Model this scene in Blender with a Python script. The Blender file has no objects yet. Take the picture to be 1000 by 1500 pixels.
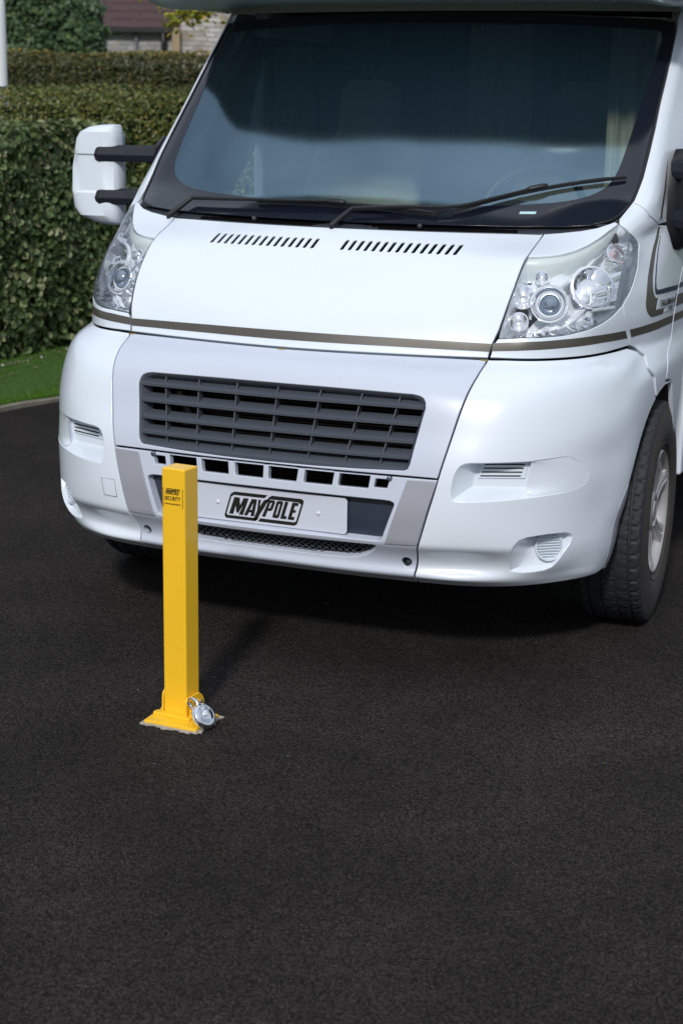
import bpy, bmesh, math, random
import numpy as np
from mathutils import Vector, Matrix
from mathutils.geometry import delaunay_2d_cdt
random.seed(7); rng=np.random.default_rng(11)
R_=math.radians
scn=bpy.context.scene; COL=scn.collection

# ---------------------------------------------------------------- camera
F_PX=2425.35; CAM=Vector((2.0823,-4.4547,1.6906)); YAW,PIT,ROL=-.3918,-.2422,.0159
def cam_axes():
    cy,sy,cp,sp=math.cos(YAW),math.sin(YAW),math.cos(PIT),math.sin(PIT)
    F=Vector((sy*cp,cy*cp,sp)); Rr=Vector((cy,-sy,0)); U=Rr.cross(F)
    return F,Rr*math.cos(ROL)+U*math.sin(ROL),-Rr*math.sin(ROL)+U*math.cos(ROL)
cF,cR,cU=cam_axes()
cam=bpy.data.objects.new('camera',bpy.data.cameras.new('camera')); COL.objects.link(cam)
M=Matrix((cR,cU,-cF)).transposed().to_4x4(); M.translation=CAM; cam.matrix_world=M
cam.data.sensor_fit='VERTICAL'; cam.data.sensor_height=36; cam.data.sensor_width=24
cam.data.lens=F_PX*36/1500; cam.data.clip_start=.05; cam.data.clip_end=900
cam.data.dof.use_dof=True; cam.data.dof.focus_distance=4.95; cam.data.dof.aperture_fstop=4.8
scn.camera=cam

# ---------------------------------------------------------------- sky, sun, exposure
SUN_EL,SUN_AZ=R_(37),R_(169)      # sun in front of the van, a touch to the right; azimuth clockwise from +Y
w=bpy.data.worlds.new('World'); scn.world=w; w.use_nodes=True
nt=w.node_tree; nt.nodes.clear()
out=nt.nodes.new('ShaderNodeOutputWorld'); bg=nt.nodes.new('ShaderNodeBackground'); sky=nt.nodes.new('ShaderNodeTexSky')
sky.sky_type='NISHITA'; sky.sun_disc=False; sky.sun_elevation=SUN_EL; sky.sun_rotation=SUN_AZ
sky.air_density=1.0; sky.dust_density=3.0; sky.ozone_density=1.2
tc=nt.nodes.new('ShaderNodeTexCoord'); mp=nt.nodes.new('ShaderNodeMapping'); nz=nt.nodes.new('ShaderNodeTexNoise')
mp.inputs['Scale'].default_value=(1,1,2.2); nz.inputs['Scale'].default_value=1.7; nz.inputs['Detail'].default_value=5; nz.inputs['Roughness'].default_value=.55
rp=nt.nodes.new('ShaderNodeValToRGB'); rp.color_ramp.elements[0].position=.30; rp.color_ramp.elements[0].color=(.45,.45,.45,1)
rp.color_ramp.elements[1].position=.62; rp.color_ramp.elements[1].color=(1,1,1,1)
mx=nt.nodes.new('ShaderNodeMix'); mx.data_type='RGBA'; mx.inputs['B'].default_value=(8.6,9.3,10.4,1)
nt.links.new(tc.outputs['Generated'],mp.inputs['Vector']); nt.links.new(mp.outputs[0],nz.inputs['Vector']); nt.links.new(nz.outputs['Fac'],rp.inputs[0])
# overcast is brightest overhead
sp_=nt.nodes.new('ShaderNodeSeparateXYZ'); nt.links.new(tc.outputs['Generated'],sp_.inputs[0])
gr=nt.nodes.new('ShaderNodeMapRange'); gr.inputs['From Min'].default_value=0; gr.inputs['From Max'].default_value=1; gr.inputs['To Min'].default_value=.62; gr.inputs['To Max'].default_value=1.35; nt.links.new(sp_.outputs['Z'],gr.inputs['Value'])
cl=nt.nodes.new('ShaderNodeVectorMath'); cl.operation='SCALE'; cl.inputs[0].default_value=(7.8,8.7,10.1); nt.links.new(gr.outputs[0],cl.inputs['Scale']); nt.links.new(cl.outputs[0],mx.inputs['B'])
nt.links.new(rp.outputs[0],mx.inputs['Factor']); nt.links.new(sky.outputs[0],mx.inputs['A']); nt.links.new(mx.outputs['Result'],bg.inputs['Color'])
bg.inputs['Strength'].default_value=.073; nt.links.new(bg.outputs[0],out.inputs[0])
sl=bpy.data.lights.new('sun','SUN'); sl.energy=2.5; sl.angle=R_(5.5); sl.color=(1,.965,.92)
so=bpy.data.objects.new('sun',sl); COL.objects.link(so)
sd=Vector((math.sin(SUN_AZ)*math.cos(SUN_EL),math.cos(SUN_AZ)*math.cos(SUN_EL),math.sin(SUN_EL)))
so.rotation_euler=sd.to_track_quat('Z','Y').to_euler(); so.location=(0,-6,9)
scn.view_settings.view_transform='Standard'; scn.view_settings.look='None'; scn.view_settings.exposure=0; scn.view_settings.gamma=1

# ---------------------------------------------------------------- materials
def nmat(name):
    m=bpy.data.materials.new(name); m.use_nodes=True; t=m.node_tree; return m,t,t.nodes['Principled BSDF']
def mat(name,col,rough=.5,metal=0,coat=0,noise=None,bump=None,spec=.5):
    m,t,p=nmat(name); p.inputs['Base Color'].default_value=(*col,1); p.inputs['Roughness'].default_value=rough
    p.inputs['Metallic'].default_value=metal; p.inputs['Coat Weight'].default_value=coat; p.inputs['Coat Roughness'].default_value=.05
    p.inputs['Specular IOR Level'].default_value=spec
    c=t.nodes.new('ShaderNodeTexCoord')
    if noise:
        sc,amt=noise; n=t.nodes.new('ShaderNodeTexNoise'); n.inputs['Scale'].default_value=sc; n.inputs['Detail'].default_value=6
        r=t.nodes.new('ShaderNodeMix'); r.data_type='RGBA'; r.inputs['A'].default_value=(*[x*(1-amt) for x in col],1); r.inputs['B'].default_value=(*[min(1,x*(1+amt)) for x in col],1)
        t.links.new(c.outputs['Object'],n.inputs['Vector']); t.links.new(n.outputs['Fac'],r.inputs['Factor']); t.links.new(r.outputs['Result'],p.inputs['Base Color'])
    if bump:
        sc,st=bump; n=t.nodes.new('ShaderNodeTexNoise'); n.inputs['Scale'].default_value=sc; n.inputs['Detail'].default_value=4
        b=t.nodes.new('ShaderNodeBump'); b.inputs['Strength'].default_value=st; b.inputs['Distance'].default_value=.002
        t.links.new(c.outputs['Object'],n.inputs['Vector']); t.links.new(n.outputs['Fac'],b.inputs['Height']); t.links.new(b.outputs[0],p.inputs['Normal'])
    return m
WHITE=mat('white_paint',(.695,.76,.845),.27,0,.6,noise=(2.2,.014))
PEARL=mat('silvery_white_paint',(.53,.58,.685),.34,0,.4,noise=(2.2,.015))
INSERT=mat('grey_paint',(.37,.385,.44),.42,.25,.2,noise=(300,.05))
PLAST=mat('dark_grey_plastic',(.058,.068,.088),.5,bump=(900,.15))
BLACK=mat('black_plastic',(.012,.013,.016),.45,bump=(700,.1))
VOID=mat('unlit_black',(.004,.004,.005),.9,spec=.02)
FIN=mat('radiator_black',(.012,.011,.010),.5)
FRIT=mat('black_glass_border',(.006,.008,.016),.14,0,.5)
ARM=mat('mirror_arm_plastic',(.013,.017,.026),.55,spec=.25)
COWL=mat('cowl_plastic',(.030,.034,.044),.42)
NAVY=mat('navy_plastic',(.028,.038,.058),.33,noise=(14,.3))
TRIM=mat('brown_grey_stripe',(.085,.078,.066),.38,.2,.3)
DNAVY=mat('navy_stripe',(.012,.018,.055),.3)
INK=mat('black_ink',(.012,.013,.010),.4)
PLATE=mat('plate_white',(.58,.62,.72),.3,noise=(6,.02))
RUBBER=mat('tyre_rubber',(.020,.022,.028),.72,noise=(35,.35),bump=(240,.5))
SIDEW=mat('tyre_sidewall',(.042,.036,.033),.7,noise=(9,.4),bump=(120,.3))
ALLOY=mat('wheel_silver',(.47,.46,.46),.34,.4,.2,noise=(20,.1))
CHROME=mat('chrome',(.86,.88,.92),.07,1)
REFL=mat('lamp_reflector',(.93,.95,.98),.05,.95)
SATIN=mat('satin_silver',(.80,.84,.90),.25,.4)
HOUSE=mat('lamp_housing_silver',(.84,.89,.96),.18,.30)
YEL=mat('yellow_paint',(.90,.53,.022),.36,0,.25,noise=(5,.05),bump=(60,.12))
GALV=mat('zinc',(.55,.55,.55),.35,.9)
CONC=mat('concrete',(.36,.33,.28),.9,noise=(25,.25),bump=(120,.6))
BEIGE=mat('cab_curtain',(.50,.48,.38),.9,noise=(8,.2))
SEAT=mat('seat_cloth',(.22,.21,.20),.9,noise=(30,.3))
DASH=mat('dashboard_plastic',(.11,.125,.145),.6)
CREAM=mat('bulb_glass',(.75,.6,.62),.15,.3)
LUT=mat('overcab_shell',(.40,.45,.48),.35,0,.3)
HEADR=mat('header_trim',(.34,.35,.33),.5)
OCHRE=mat('ochre_clip',(.30,.22,.06),.5)
def glass(name,tint,ior,rough=.01,gc=(.93,.97,1)):
    m=bpy.data.materials.new(name); m.use_nodes=True; t=m.node_tree; t.nodes.clear()
    o=t.nodes.new('ShaderNodeOutputMaterial'); a=t.nodes.new('ShaderNodeBsdfTransparent'); g=t.nodes.new('ShaderNodeBsdfGlossy'); f=t.nodes.new('ShaderNodeFresnel'); x=t.nodes.new('ShaderNodeMixShader')
    a.inputs['Color'].default_value=(*tint,1); g.inputs['Roughness'].default_value=rough; g.inputs['Color'].default_value=(*gc,1); f.inputs['IOR'].default_value=ior
    t.links.new(f.outputs[0],x.inputs[0]); t.links.new(a.outputs[0],x.inputs[1]); t.links.new(g.outputs[0],x.inputs[2]); t.links.new(x.outputs[0],o.inputs[0])
    return m
GLASS=glass('windscreen_glass',(.72,.82,.80),3.3,.10,(.56,.82,1.0))
LENS=glass('lamp_lens',(.99,.995,1),1.6,.07,(1,1,1))
SGLASS=glass('side_glass',(.35,.38,.40),1.6)

# ---------------------------------------------------------------- scene helpers
def tagp(o,label=None,cat=None,group=None,kind=None):
    for k,v in (('label',label),('category',cat),('group',group),('kind',kind)):
        if v: o[k]=v
    return o
def empty(name,loc=(0,0,0),**k):
    o=bpy.data.objects.new(name,None); COL.objects.link(o); o.location=loc; o.empty_display_size=.2; return tagp(o,**k)
def mesh(name,V,Fc,m,parent=None,smooth=False,normals=None,mats=None,mi=None,**k):
    me=bpy.data.meshes.new(name); me.from_pydata([tuple(map(float,v)) for v in V],[],[tuple(map(int,f)) for f in Fc]); 
    for q in (mats or [m]): me.materials.append(q)
    if mi is not None: me.polygons.foreach_set('material_index',mi)
    if smooth: me.polygons.foreach_set('use_smooth',[True]*len(me.polygons))
    me.validate(); me.update()
    if normals is not None and len(normals)==len(me.vertices): me.normals_split_custom_set_from_vertices([tuple(map(float,n)) for n in normals])
    o=bpy.data.objects.new(name,me); COL.objects.link(o)
    if parent: o.parent=parent
    return tagp(o,**k)
def bmobj(name,bm,m,parent=None,smooth=False,bevel=0,seg=2,fix=True,sharp=None,**k):
    if fix: bmesh.ops.recalc_face_normals(bm,faces=bm.faces)
    me=bpy.data.meshes.new(name); bm.to_mesh(me); bm.free(); me.materials.append(m)
    if smooth: 
        me.polygons.foreach_set('use_smooth',[True]*len(me.polygons))
        if sharp: me.set_sharp_from_angle(angle=R_(sharp))
    o=bpy.data.objects.new(name,me); COL.objects.link(o)
    if parent: o.parent=parent
    if bevel:
        b=o.modifiers.new('bevel','BEVEL'); b.width=bevel; b.segments=seg; b.limit_method='ANGLE'; b.angle_limit=R_(35); b.harden_normals=False
    return tagp(o,**k)
def box(bm,c,s,rot=None):
    m=Matrix.Translation(Vector(c))@(rot.to_4x4() if rot is not None else Matrix.Identity(4))@Matrix.Diagonal((*s,1))
    return bmesh.ops.create_cube(bm,size=1,matrix=m)
def tube(bm,pts,r,n=8,cap=True):
    pts=[Vector(p) for p in pts]; rs=r if hasattr(r,'__len__') else [r]*len(pts); rings=[]; up=None
    for i,p in enumerate(pts):
        d=(pts[min(i+1,len(pts)-1)]-pts[max(i-1,0)]).normalized()
        if up is None: up=d.orthogonal().normalized()
        a=(up-d*up.dot(d)).normalized(); b=d.cross(a); up=a
        rings.append([bm.verts.new(p+(a*math.cos(2*math.pi*k/n)+b*math.sin(2*math.pi*k/n))*rs[i]) for k in range(n)])
    for A,B in zip(rings,rings[1:]):
        for k in range(n): bm.faces.new((A[k],A[(k+1)%n],B[(k+1)%n],B[k]))
    if cap: bm.faces.new(rings[0][::-1]); bm.faces.new(rings[-1])
def loft(bm,rows,close=False):
    R=[[bm.verts.new(p) for p in r] for r in rows]
    for A,B in zip(R,R[1:]):
        n=len(A)
        for k in range(n if close else n-1): 
            try: bm.faces.new((A[k],A[(k+1)%n],B[(k+1)%n],B[k]))
            except ValueError: pass
    return R
def lathe(bm,prof,n,axis='x',c=(0,0,0),frame=None):
    """prof: (radius, along) pairs; frame = (origin, axis, u, v)"""
    O_,A,U,V=frame
    rows=[[O_+A*h+(U*math.cos(2*math.pi*k/n)+V*math.sin(2*math.pi*k/n))*r for k in range(n)] for r,h in prof]
    return loft(bm,rows,True)
def prism(bm,poly,holes_unused,P0,U,V,N,d):
    """flat polygon (2D pts) -> thin solid"""
    vs,fs=cdt2(poly,[],None)
    for s_,fl in ((0,1),(d,0)):
        q=[bm.verts.new(P0+U*x+V*y+N*s_) for x,y in vs]
        for f in fs: bm.faces.new([q[i] for i in (f[::-1] if fl else f)])
    n=len(poly); a=[bm.verts.new(P0+U*x+V*y) for x,y in poly]; b=[bm.verts.new(P0+U*x+V*y+N*d) for x,y in poly]
    for k in range(n): bm.faces.new((a[k],a[(k+1)%n],b[(k+1)%n],b[k]))
def inside(P,poly):
    x,y=P[:,0],P[:,1]; q=np.asarray(poly); r=np.zeros(len(P),bool); j=len(q)-1
    for i in range(len(q)):
        xi,yi=q[i];xj,yj=q[j]
        c=((yi>y)!=(yj>y)); 
        with np.errstate(all='ignore'): r^=c&(x<(xj-xi)*(y-yi)/(yj-yi)+xi)
        j=i
    return r
def cdt2(outer,holes,step,extra=None):
    """triangulate a 2D region with holes; step=(dx,dy) fills it with interior points"""
    vs=[];es=[]
    for L in [outer]+list(holes):
        b=len(vs); vs+=[tuple(p) for p in L]; es+=[(b+i,b+(i+1)%len(L)) for i in range(len(L))]
    nb=len(vs)
    if step:
        o=np.array(outer); x0,y0=o.min(0); x1,y1=o.max(0)
        gx,gy=np.meshgrid(np.arange(x0+step[0]*.5,x1,step[0]),np.arange(y0+step[1]*.5,y1,step[1])); g=np.stack([gx.ravel(),gy.ravel()],1)
        k=inside(g,outer)
        for h in holes: k&=~inside(g,h)
        g=g[k]
        if len(g):
            B=np.array(vs); sc=np.array([1/step[0],1/step[1]])
            d=np.min(np.hypot(*(((g[:,None]-B[None])*sc).transpose(2,0,1))),1); g=g[d>.45]
        vs+=[tuple(p) for p in g]
    if extra: vs+=extra
    ov,oe,of,orv,ore,orf=delaunay_2d_cdt([Vector(v) for v in vs],es,[],0,1e-7)
    V=np.array([(v.x,v.y) for v in ov]); T=[list(f) for f in of]
    T=[t for t in T if len(t)>=3]; C_=np.array([V[t].mean(0) for t in T]); k=inside(C_,outer)
    for h in holes: k&=~inside(C_,h)
    return V,[t for t,q in zip(T,k) if q]
def crom(pts,n=6,closed=False):
    """smooth curve through points"""
    P=[np.array(p,float) for p in pts]; out=[]; N=len(P)
    for i in range(N if closed else N-1):
        a=P[(i-1)%N] if (closed or i>0) else 2*P[0]-P[1]; b=P[i]; c=P[(i+1)%N]; d=P[(i+2)%N] if (closed or i+2<N) else 2*P[-1]-P[-2]
        for k in range(n):
            t=k/n; out.append(tuple(.5*((2*b)+(c-a)*t+(2*a-5*b+4*c-d)*t*t+(3*b-a-3*c+d)*t**3)))
    if not closed: out.append(tuple(P[-1]))
    return out
def dense(L,h,closed=True):
    out=[];N=len(L)
    for i in range(N if closed else N-1):
        a=np.array(L[i],float);b=np.array(L[(i+1)%N],float); k=max(1,int(math.ceil(np.hypot(*(b-a))/h)))
        out+=[tuple(a+(b-a)*j/k) for j in range(k)]
    if not closed: out.append(tuple(L[-1]))
    return out
def area2(L): 
    L=np.array(L); return .5*np.sum(L[:,0]*np.roll(L[:,1],-1)-np.roll(L[:,0],-1)*L[:,1])

# ---------------------------------------------------------------- skin of the van's nose
# plan sections of the van's nose: height -> (x, y) stations from the centre line round to the side
SECT={
 0.26:[(0,0.1),(0.3,0.105),(0.48,0.12),(0.6,0.145),(0.71,0.19),(0.79,0.25),(0.865,0.33),(0.905,0.41),(0.93,0.5),(0.94,0.62),(0.945,0.8),(0.95,1.1)],
 0.298:[(0,0.052),(0.3,0.054),(0.48,0.072),(0.6,0.09),(0.698,0.13),(0.778,0.186),(0.863,0.285),(0.92,0.37),(0.94,0.46),(0.948,0.6),(0.95,0.8),(0.95,1.1)],
 0.318:[(0,0.012),(0.3,0.015),(0.48,0.032),(0.6,0.054),(0.7009,0.106),(0.7923,0.1788),(0.8737,0.2803),(0.9263,0.37),(0.9472,0.4655),(0.9557,0.6055),(0.9583,0.8),(0.9583,1.1)],
 0.345:[(0,0.022),(0.3,0.025),(0.48,0.048),(0.6,0.08),(0.7061,0.1147),(0.8083,0.1708),(0.8858,0.2751),(0.9334,0.37),(0.9552,0.4717),(0.9643,0.6117),(0.9675,0.8),(0.9675,1.1)],
 0.37:[(0,0.013),(0.3,0.019),(0.48,0.039),(0.6,0.071),(0.7124,0.1085),(0.8196,0.1652),(0.8942,0.2714),(0.9384,0.37),(0.9608,0.476),(0.9704,0.616),(0.974,0.8),(0.974,1.1)],
 0.408:[(0.0,-0.0122),(0.3,-0.0062),(0.48,0.008),(0.607,0.0357),(0.729,0.0856),(0.8292,0.1604),(0.9014,0.2683),(0.9426,0.37),(0.9656,0.4797),(0.9756,0.6197),(0.9795,0.8),(0.9795,1.1)],
 0.42:[(0,-0.022),(0.3,-0.016),(0.48,-0.004),(0.61,0.022),(0.735,0.078),(0.83,0.16),(0.902,0.268),(0.943,0.37),(0.966,0.48),(0.976,0.62),(0.98,0.8),(0.98,1.1)],
 0.5:[(0,-0.028),(0.3,-0.02),(0.48,-0.006),(0.61,0.014),(0.729,0.07),(0.829,0.155),(0.901,0.264),(0.944,0.372),(0.98,0.49),(0.989,0.62),(0.993,0.8),(0.993,1.1)],
 0.6:[(0,-0.02),(0.3,-0.012),(0.48,0.002),(0.61,0.018),(0.734,0.072),(0.834,0.158),(0.907,0.268),(0.951,0.378),(0.988,0.5),(0.998,0.64),(1.002,0.82),(1.002,1.1)],
 0.66:[(0,-0.014),(0.3,-0.006),(0.48,0.01),(0.61,0.026),(0.734,0.08),(0.836,0.168),(0.909,0.28),(0.954,0.39),(0.991,0.52),(1.0,0.66),(1.005,0.84),(1.005,1.1)],
 0.75:[(0,0.012),(0.3,0.022),(0.48,0.036),(0.61,0.054),(0.745,0.105),(0.847,0.195),(0.92,0.305),(0.966,0.42),(0.992,0.55),(1.002,0.69),(1.008,0.86),(1.008,1.12)],
 0.86:[(0,0.048),(0.3,0.06),(0.48,0.072),(0.6,0.094),(0.741,0.145),(0.844,0.235),(0.916,0.35),(0.957,0.47),(0.985,0.6),(1.0,0.74),(1.008,0.9),(1.008,1.15)],
 0.92:[(0,0.088),(0.3,0.104),(0.48,0.128),(0.605,0.162),(0.754,0.212),(0.849,0.298),(0.914,0.42),(0.956,0.545),(0.962,0.67),(0.98,0.8),(0.99,0.94),(0.995,1.2)],
 0.957:[(0,0.16),(0.3,0.188),(0.48,0.218),(0.61,0.24),(0.721,0.27),(0.811,0.345),(0.874,0.45),(0.908,0.56),(0.94,0.69),(0.965,0.82),(0.978,0.96),(0.985,1.2)],
 1.0:[(0,0.178),(0.3,0.205),(0.48,0.232),(0.615,0.253),(0.715,0.272),(0.8,0.335),(0.862,0.43),(0.905,0.54),(0.938,0.67),(0.963,0.81),(0.977,0.96),(0.985,1.2)],
 1.05:[(0,0.212),(0.3,0.232),(0.48,0.258),(0.628,0.282),(0.72,0.298),(0.8,0.358),(0.868,0.44),(0.908,0.535),(0.94,0.66),(0.963,0.8),(0.977,0.96),(0.985,1.2)],
 1.12:[(0,0.278),(0.3,0.29),(0.48,0.31),(0.637,0.331),(0.727,0.352),(0.807,0.408),(0.869,0.48),(0.912,0.575),(0.938,0.69),(0.96,0.83),(0.975,0.98),(0.983,1.22)],
 1.18:[(0,0.345),(0.3,0.354),(0.48,0.37),(0.641,0.388),(0.733,0.412),(0.808,0.465),(0.873,0.54),(0.915,0.63),(0.932,0.74),(0.957,0.88),(0.972,1.02),(0.981,1.25)],
 1.24:[(0,0.425),(0.3,0.432),(0.48,0.448),(0.644,0.464),(0.715,0.486),(0.803,0.538),(0.868,0.608),(0.915,0.7),(0.927,0.8),(0.953,0.93),(0.969,1.06),(0.98,1.28)],
 1.29:[(0,0.5),(0.3,0.52),(0.48,0.56),(0.648,0.604),(0.72,0.612),(0.785,0.622),(0.856,0.65),(0.903,0.745),(0.922,0.86),(0.95,0.98),(0.967,1.11),(0.979,1.32)],
 1.334:[(0,0.58),(0.3,0.605),(0.48,0.645),(0.65,0.685),(0.73,0.695),(0.8,0.702),(0.862,0.722),(0.913,0.8),(0.942,0.91),(0.948,1.03),(0.966,1.15),(0.978,1.36)],
 1.402:[(0,0.69),(0.3,0.71),(0.48,0.74),(0.65,0.783),(0.73,0.808),(0.8,0.828),(0.876,0.852),(0.918,0.88),(0.94,0.96),(0.945,1.07),(0.963,1.19),(0.975,1.4)],
 1.5:[(0,0.795),(0.3,0.815),(0.48,0.845),(0.65,0.882),(0.73,0.908),(0.8,0.93),(0.883,0.957),(0.911,0.982),(0.93,1.04),(0.943,1.14),(0.959,1.25),(0.97,1.46)],
 1.65:[(0,0.952),(0.3,0.972),(0.48,1.0),(0.65,1.04),(0.73,1.064),(0.8,1.085),(0.879,1.113),(0.9,1.138),(0.918,1.2),(0.935,1.29),(0.948,1.39),(0.958,1.58)],
 1.8:[(0,1.11),(0.3,1.13),(0.48,1.158),(0.65,1.197),(0.73,1.22),(0.8,1.242),(0.87,1.268),(0.892,1.292),(0.908,1.35),(0.922,1.44),(0.933,1.54),(0.942,1.7)],
 1.98:[(0,1.299),(0.3,1.318),(0.48,1.347),(0.645,1.385),(0.72,1.406),(0.79,1.428),(0.86,1.455),(0.878,1.475),(0.893,1.53),(0.905,1.62),(0.914,1.72),(0.921,1.86)],
 2.1:[(0,1.425),(0.3,1.444),(0.48,1.473),(0.645,1.511),(0.72,1.532),(0.79,1.554),(0.852,1.58),(0.87,1.6),(0.885,1.655),(0.896,1.75),(0.904,1.85),(0.911,1.98)],
}
def pchip(x,y,xq):
    x=np.asarray(x,float);y=np.asarray(y,float);h=np.diff(x);d=np.diff(y,axis=0)/h.reshape((-1,)+(1,)*(y.ndim-1))
    hh=h.reshape((-1,)+(1,)*(y.ndim-1)); m=np.zeros_like(y)
    w1=2*hh[1:]+hh[:-1]; w2=hh[1:]+2*hh[:-1]
    with np.errstate(all='ignore'):
        mm=(w1+w2)/(w1/d[:-1]+w2/d[1:])
    m[1:-1]=np.where(d[:-1]*d[1:]>0,mm,0); m[0]=d[0]; m[-1]=d[-1]
    i=np.clip(np.searchsorted(x,xq)-1,0,len(h)-1); sh=(-1,)+(1,)*(y.ndim-1)
    t=((xq-x[i])/h[i]).reshape(sh); H=h[i].reshape(sh)
    return (2*t**3-3*t**2+1)*y[i]+(t**3-2*t**2+t)*H*m[i]+(-2*t**3+3*t**2)*y[i+1]+(t**3-t**2)*H*m[i+1]
def cspline(x,y,xq):   # natural cubic spline along a section
    x=np.asarray(x,float);y=np.asarray(y,float);n=len(x);h=np.diff(x)
    A=np.zeros((n,n));b=np.zeros((n,y.shape[1]));A[0,0]=A[0,1]=0;A[0,0]=2*h[0];A[0,1]=h[0];b[0]=3*((y[1]-y[0])/h[0])
    b[0,1]-=0   # clamped: dy/dx = 0 on the centre line
    b[0]-=3*np.array([ (y[1,0]-y[0,0])/h[0],0])
    A[-1,-1]=1
    for i in range(1,n-1):
        A[i,i-1]=h[i-1];A[i,i]=2*(h[i-1]+h[i]);A[i,i+1]=h[i];b[i]=3*((y[i+1]-y[i])/h[i]-(y[i]-y[i-1])/h[i-1])
    c=np.linalg.solve(A,b);bb=(y[1:]-y[:-1])/h[:,None]-h[:,None]*(2*c[:-1]+c[1:])/3;dd=(c[1:]-c[:-1])/(3*h[:,None])
    i=np.clip(np.searchsorted(x,xq)-1,0,n-2);t=(xq-x[i])[:,None]
    return y[i]+bb[i]*t+c[i]*t*t+dd[i]*t**3
SMAX=1.9; NS=191; ZG=np.arange(.26,2.1001,.005); SG=np.linspace(0,SMAX,NS)
def build_table():
    zs=sorted(SECT); cur=[]
    for z in zs:
        p=np.array(SECT[z],float); k=np.r_[0,np.cumsum(np.hypot(*np.diff(p,axis=0).T))]
        q=cspline(k,p,np.linspace(0,k[-1],600)); kk=np.r_[0,np.cumsum(np.hypot(*np.diff(q,axis=0).T))]
        d=(q[-1]-q[-2]); d/=np.hypot(*d)
        qs=np.stack([np.interp(SG,kk,q[:,0]),np.interp(SG,kk,q[:,1])],-1)
        over=SG>kk[-1]; qs[over]=q[-1]+(SG[over]-kk[-1])[:,None]*d
        cur.append(qs)
    T=pchip(np.array(zs),np.array(cur),ZG)    # (nz,ns,2)
    def sm(T,axis,mask,n):
        for _ in range(n):
            a=np.take(T,range(0,T.shape[axis]-2),axis);b=np.take(T,range(1,T.shape[axis]-1),axis);c=np.take(T,range(2,T.shape[axis]),axis)
            new=.25*a+.5*b+.25*c; sl=[slice(None)]*3; sl[axis]=slice(1,-1)
            keep=T[tuple(sl)]; T=T.copy(); T[tuple(sl)]=keep*(1-mask)+new*mask
        return T
    zm=np.ones(len(ZG)-2); zi=ZG[1:-1]
    zm[(abs(zi-.957)<.012)]=0; zm[(zi<.44)]=.28
    T=sm(T,0,zm[:,None,None],14)
    T=sm(T,1,np.r_[0.,np.ones(NS-3)][None,:,None],3)
    return T
TAB=build_table()
def S(s,z):
    """point on the nose skin: s = signed distance round the plan curve, z = height"""
    sg=-1. if s<0 else 1.; a=min(abs(s),SMAX-1e-6)/SMAX*(NS-1); b=(min(max(z,.26),2.0999)-.26)/.005
    i=int(a);j=int(b); j=min(j,len(ZG)-2); u=a-i;v=b-j
    p=(TAB[j,i]*(1-u)+TAB[j,i+1]*u)*(1-v)+(TAB[j+1,i]*(1-u)+TAB[j+1,i+1]*u)*v
    return np.array([sg*p[0],p[1],z])
def SN(s,z,h=.006):
    a=S(s+h,z)-S(s-h,z);b=S(s,z+h)-S(s,z-h);n=np.cross(a,b);return n/np.linalg.norm(n)
def sx(x,z):
    """arc coordinate of a point with lateral position x at height z"""
    b=(z-.26)/.005;j=int(min(max(b,0),len(ZG)-2));v=b-j
    r=TAB[j,:,0]*(1-v)+TAB[j+1,:,0]*v; r=np.maximum.accumulate(r)
    return float(np.sign(x)*np.interp(abs(x),r,SG))

# ---------------------------------------------------------------- nose panels cut out of the skin
def XZ(L): return [(sx(x,z),z) for x,z in L]
def mir(L): return [(-a,b) for a,b in L]
def symm(L): 
    """right-half outline from bottom centre up to top centre -> closed outline"""
    return list(L)+[(-a,b) for a,b in reversed(L) if abs(a)>1e-6]
def skirt_ring(L,gap,lip,off,thick,hole,lf=None):
    """rings of (pos,normal) going from the flat sheet to the turned-in edge"""
    L=list(L); n=len(L); ccw=area2(L)>0
    rings=[[],[],[],[]]; inner=[]
    lip0=lip
    for i,(s,z) in enumerate(L):
        if lf: lip=lip0*lf(s,z)
        P=S(s,z);N=SN(s,z); a=S(*L[i-1]);b=S(*L[(i+1)%n]); t=b-a; t/=np.linalg.norm(t)+1e-9
        D=np.cross(N,t); D/=np.linalg.norm(D)+1e-9     # left of travel
        if not ccw: D=-D
        if hole: D=-D
        Ps=(S(s+.004,z)-S(s-.004,z))/.008; Pz=(S(s,z+.004)-S(s,z-.004))/.008
        v=D*(gap+lip); G=np.array([[Ps@Ps,Ps@Pz],[Ps@Pz,Pz@Pz]]); ds,dz=np.linalg.solve(G,[Ps@v,Pz@v])
        inner.append((s+ds,z+dz)); 
        rings[1].append((P+D*(gap+lip*.3)+N*(off-lip*.3),(N-D)*.7071)); rings[2].append((P+D*gap+N*(off-lip),-D)); rings[3].append((P+D*gap+N*(off-thick),-D))
    return inner,rings
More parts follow.
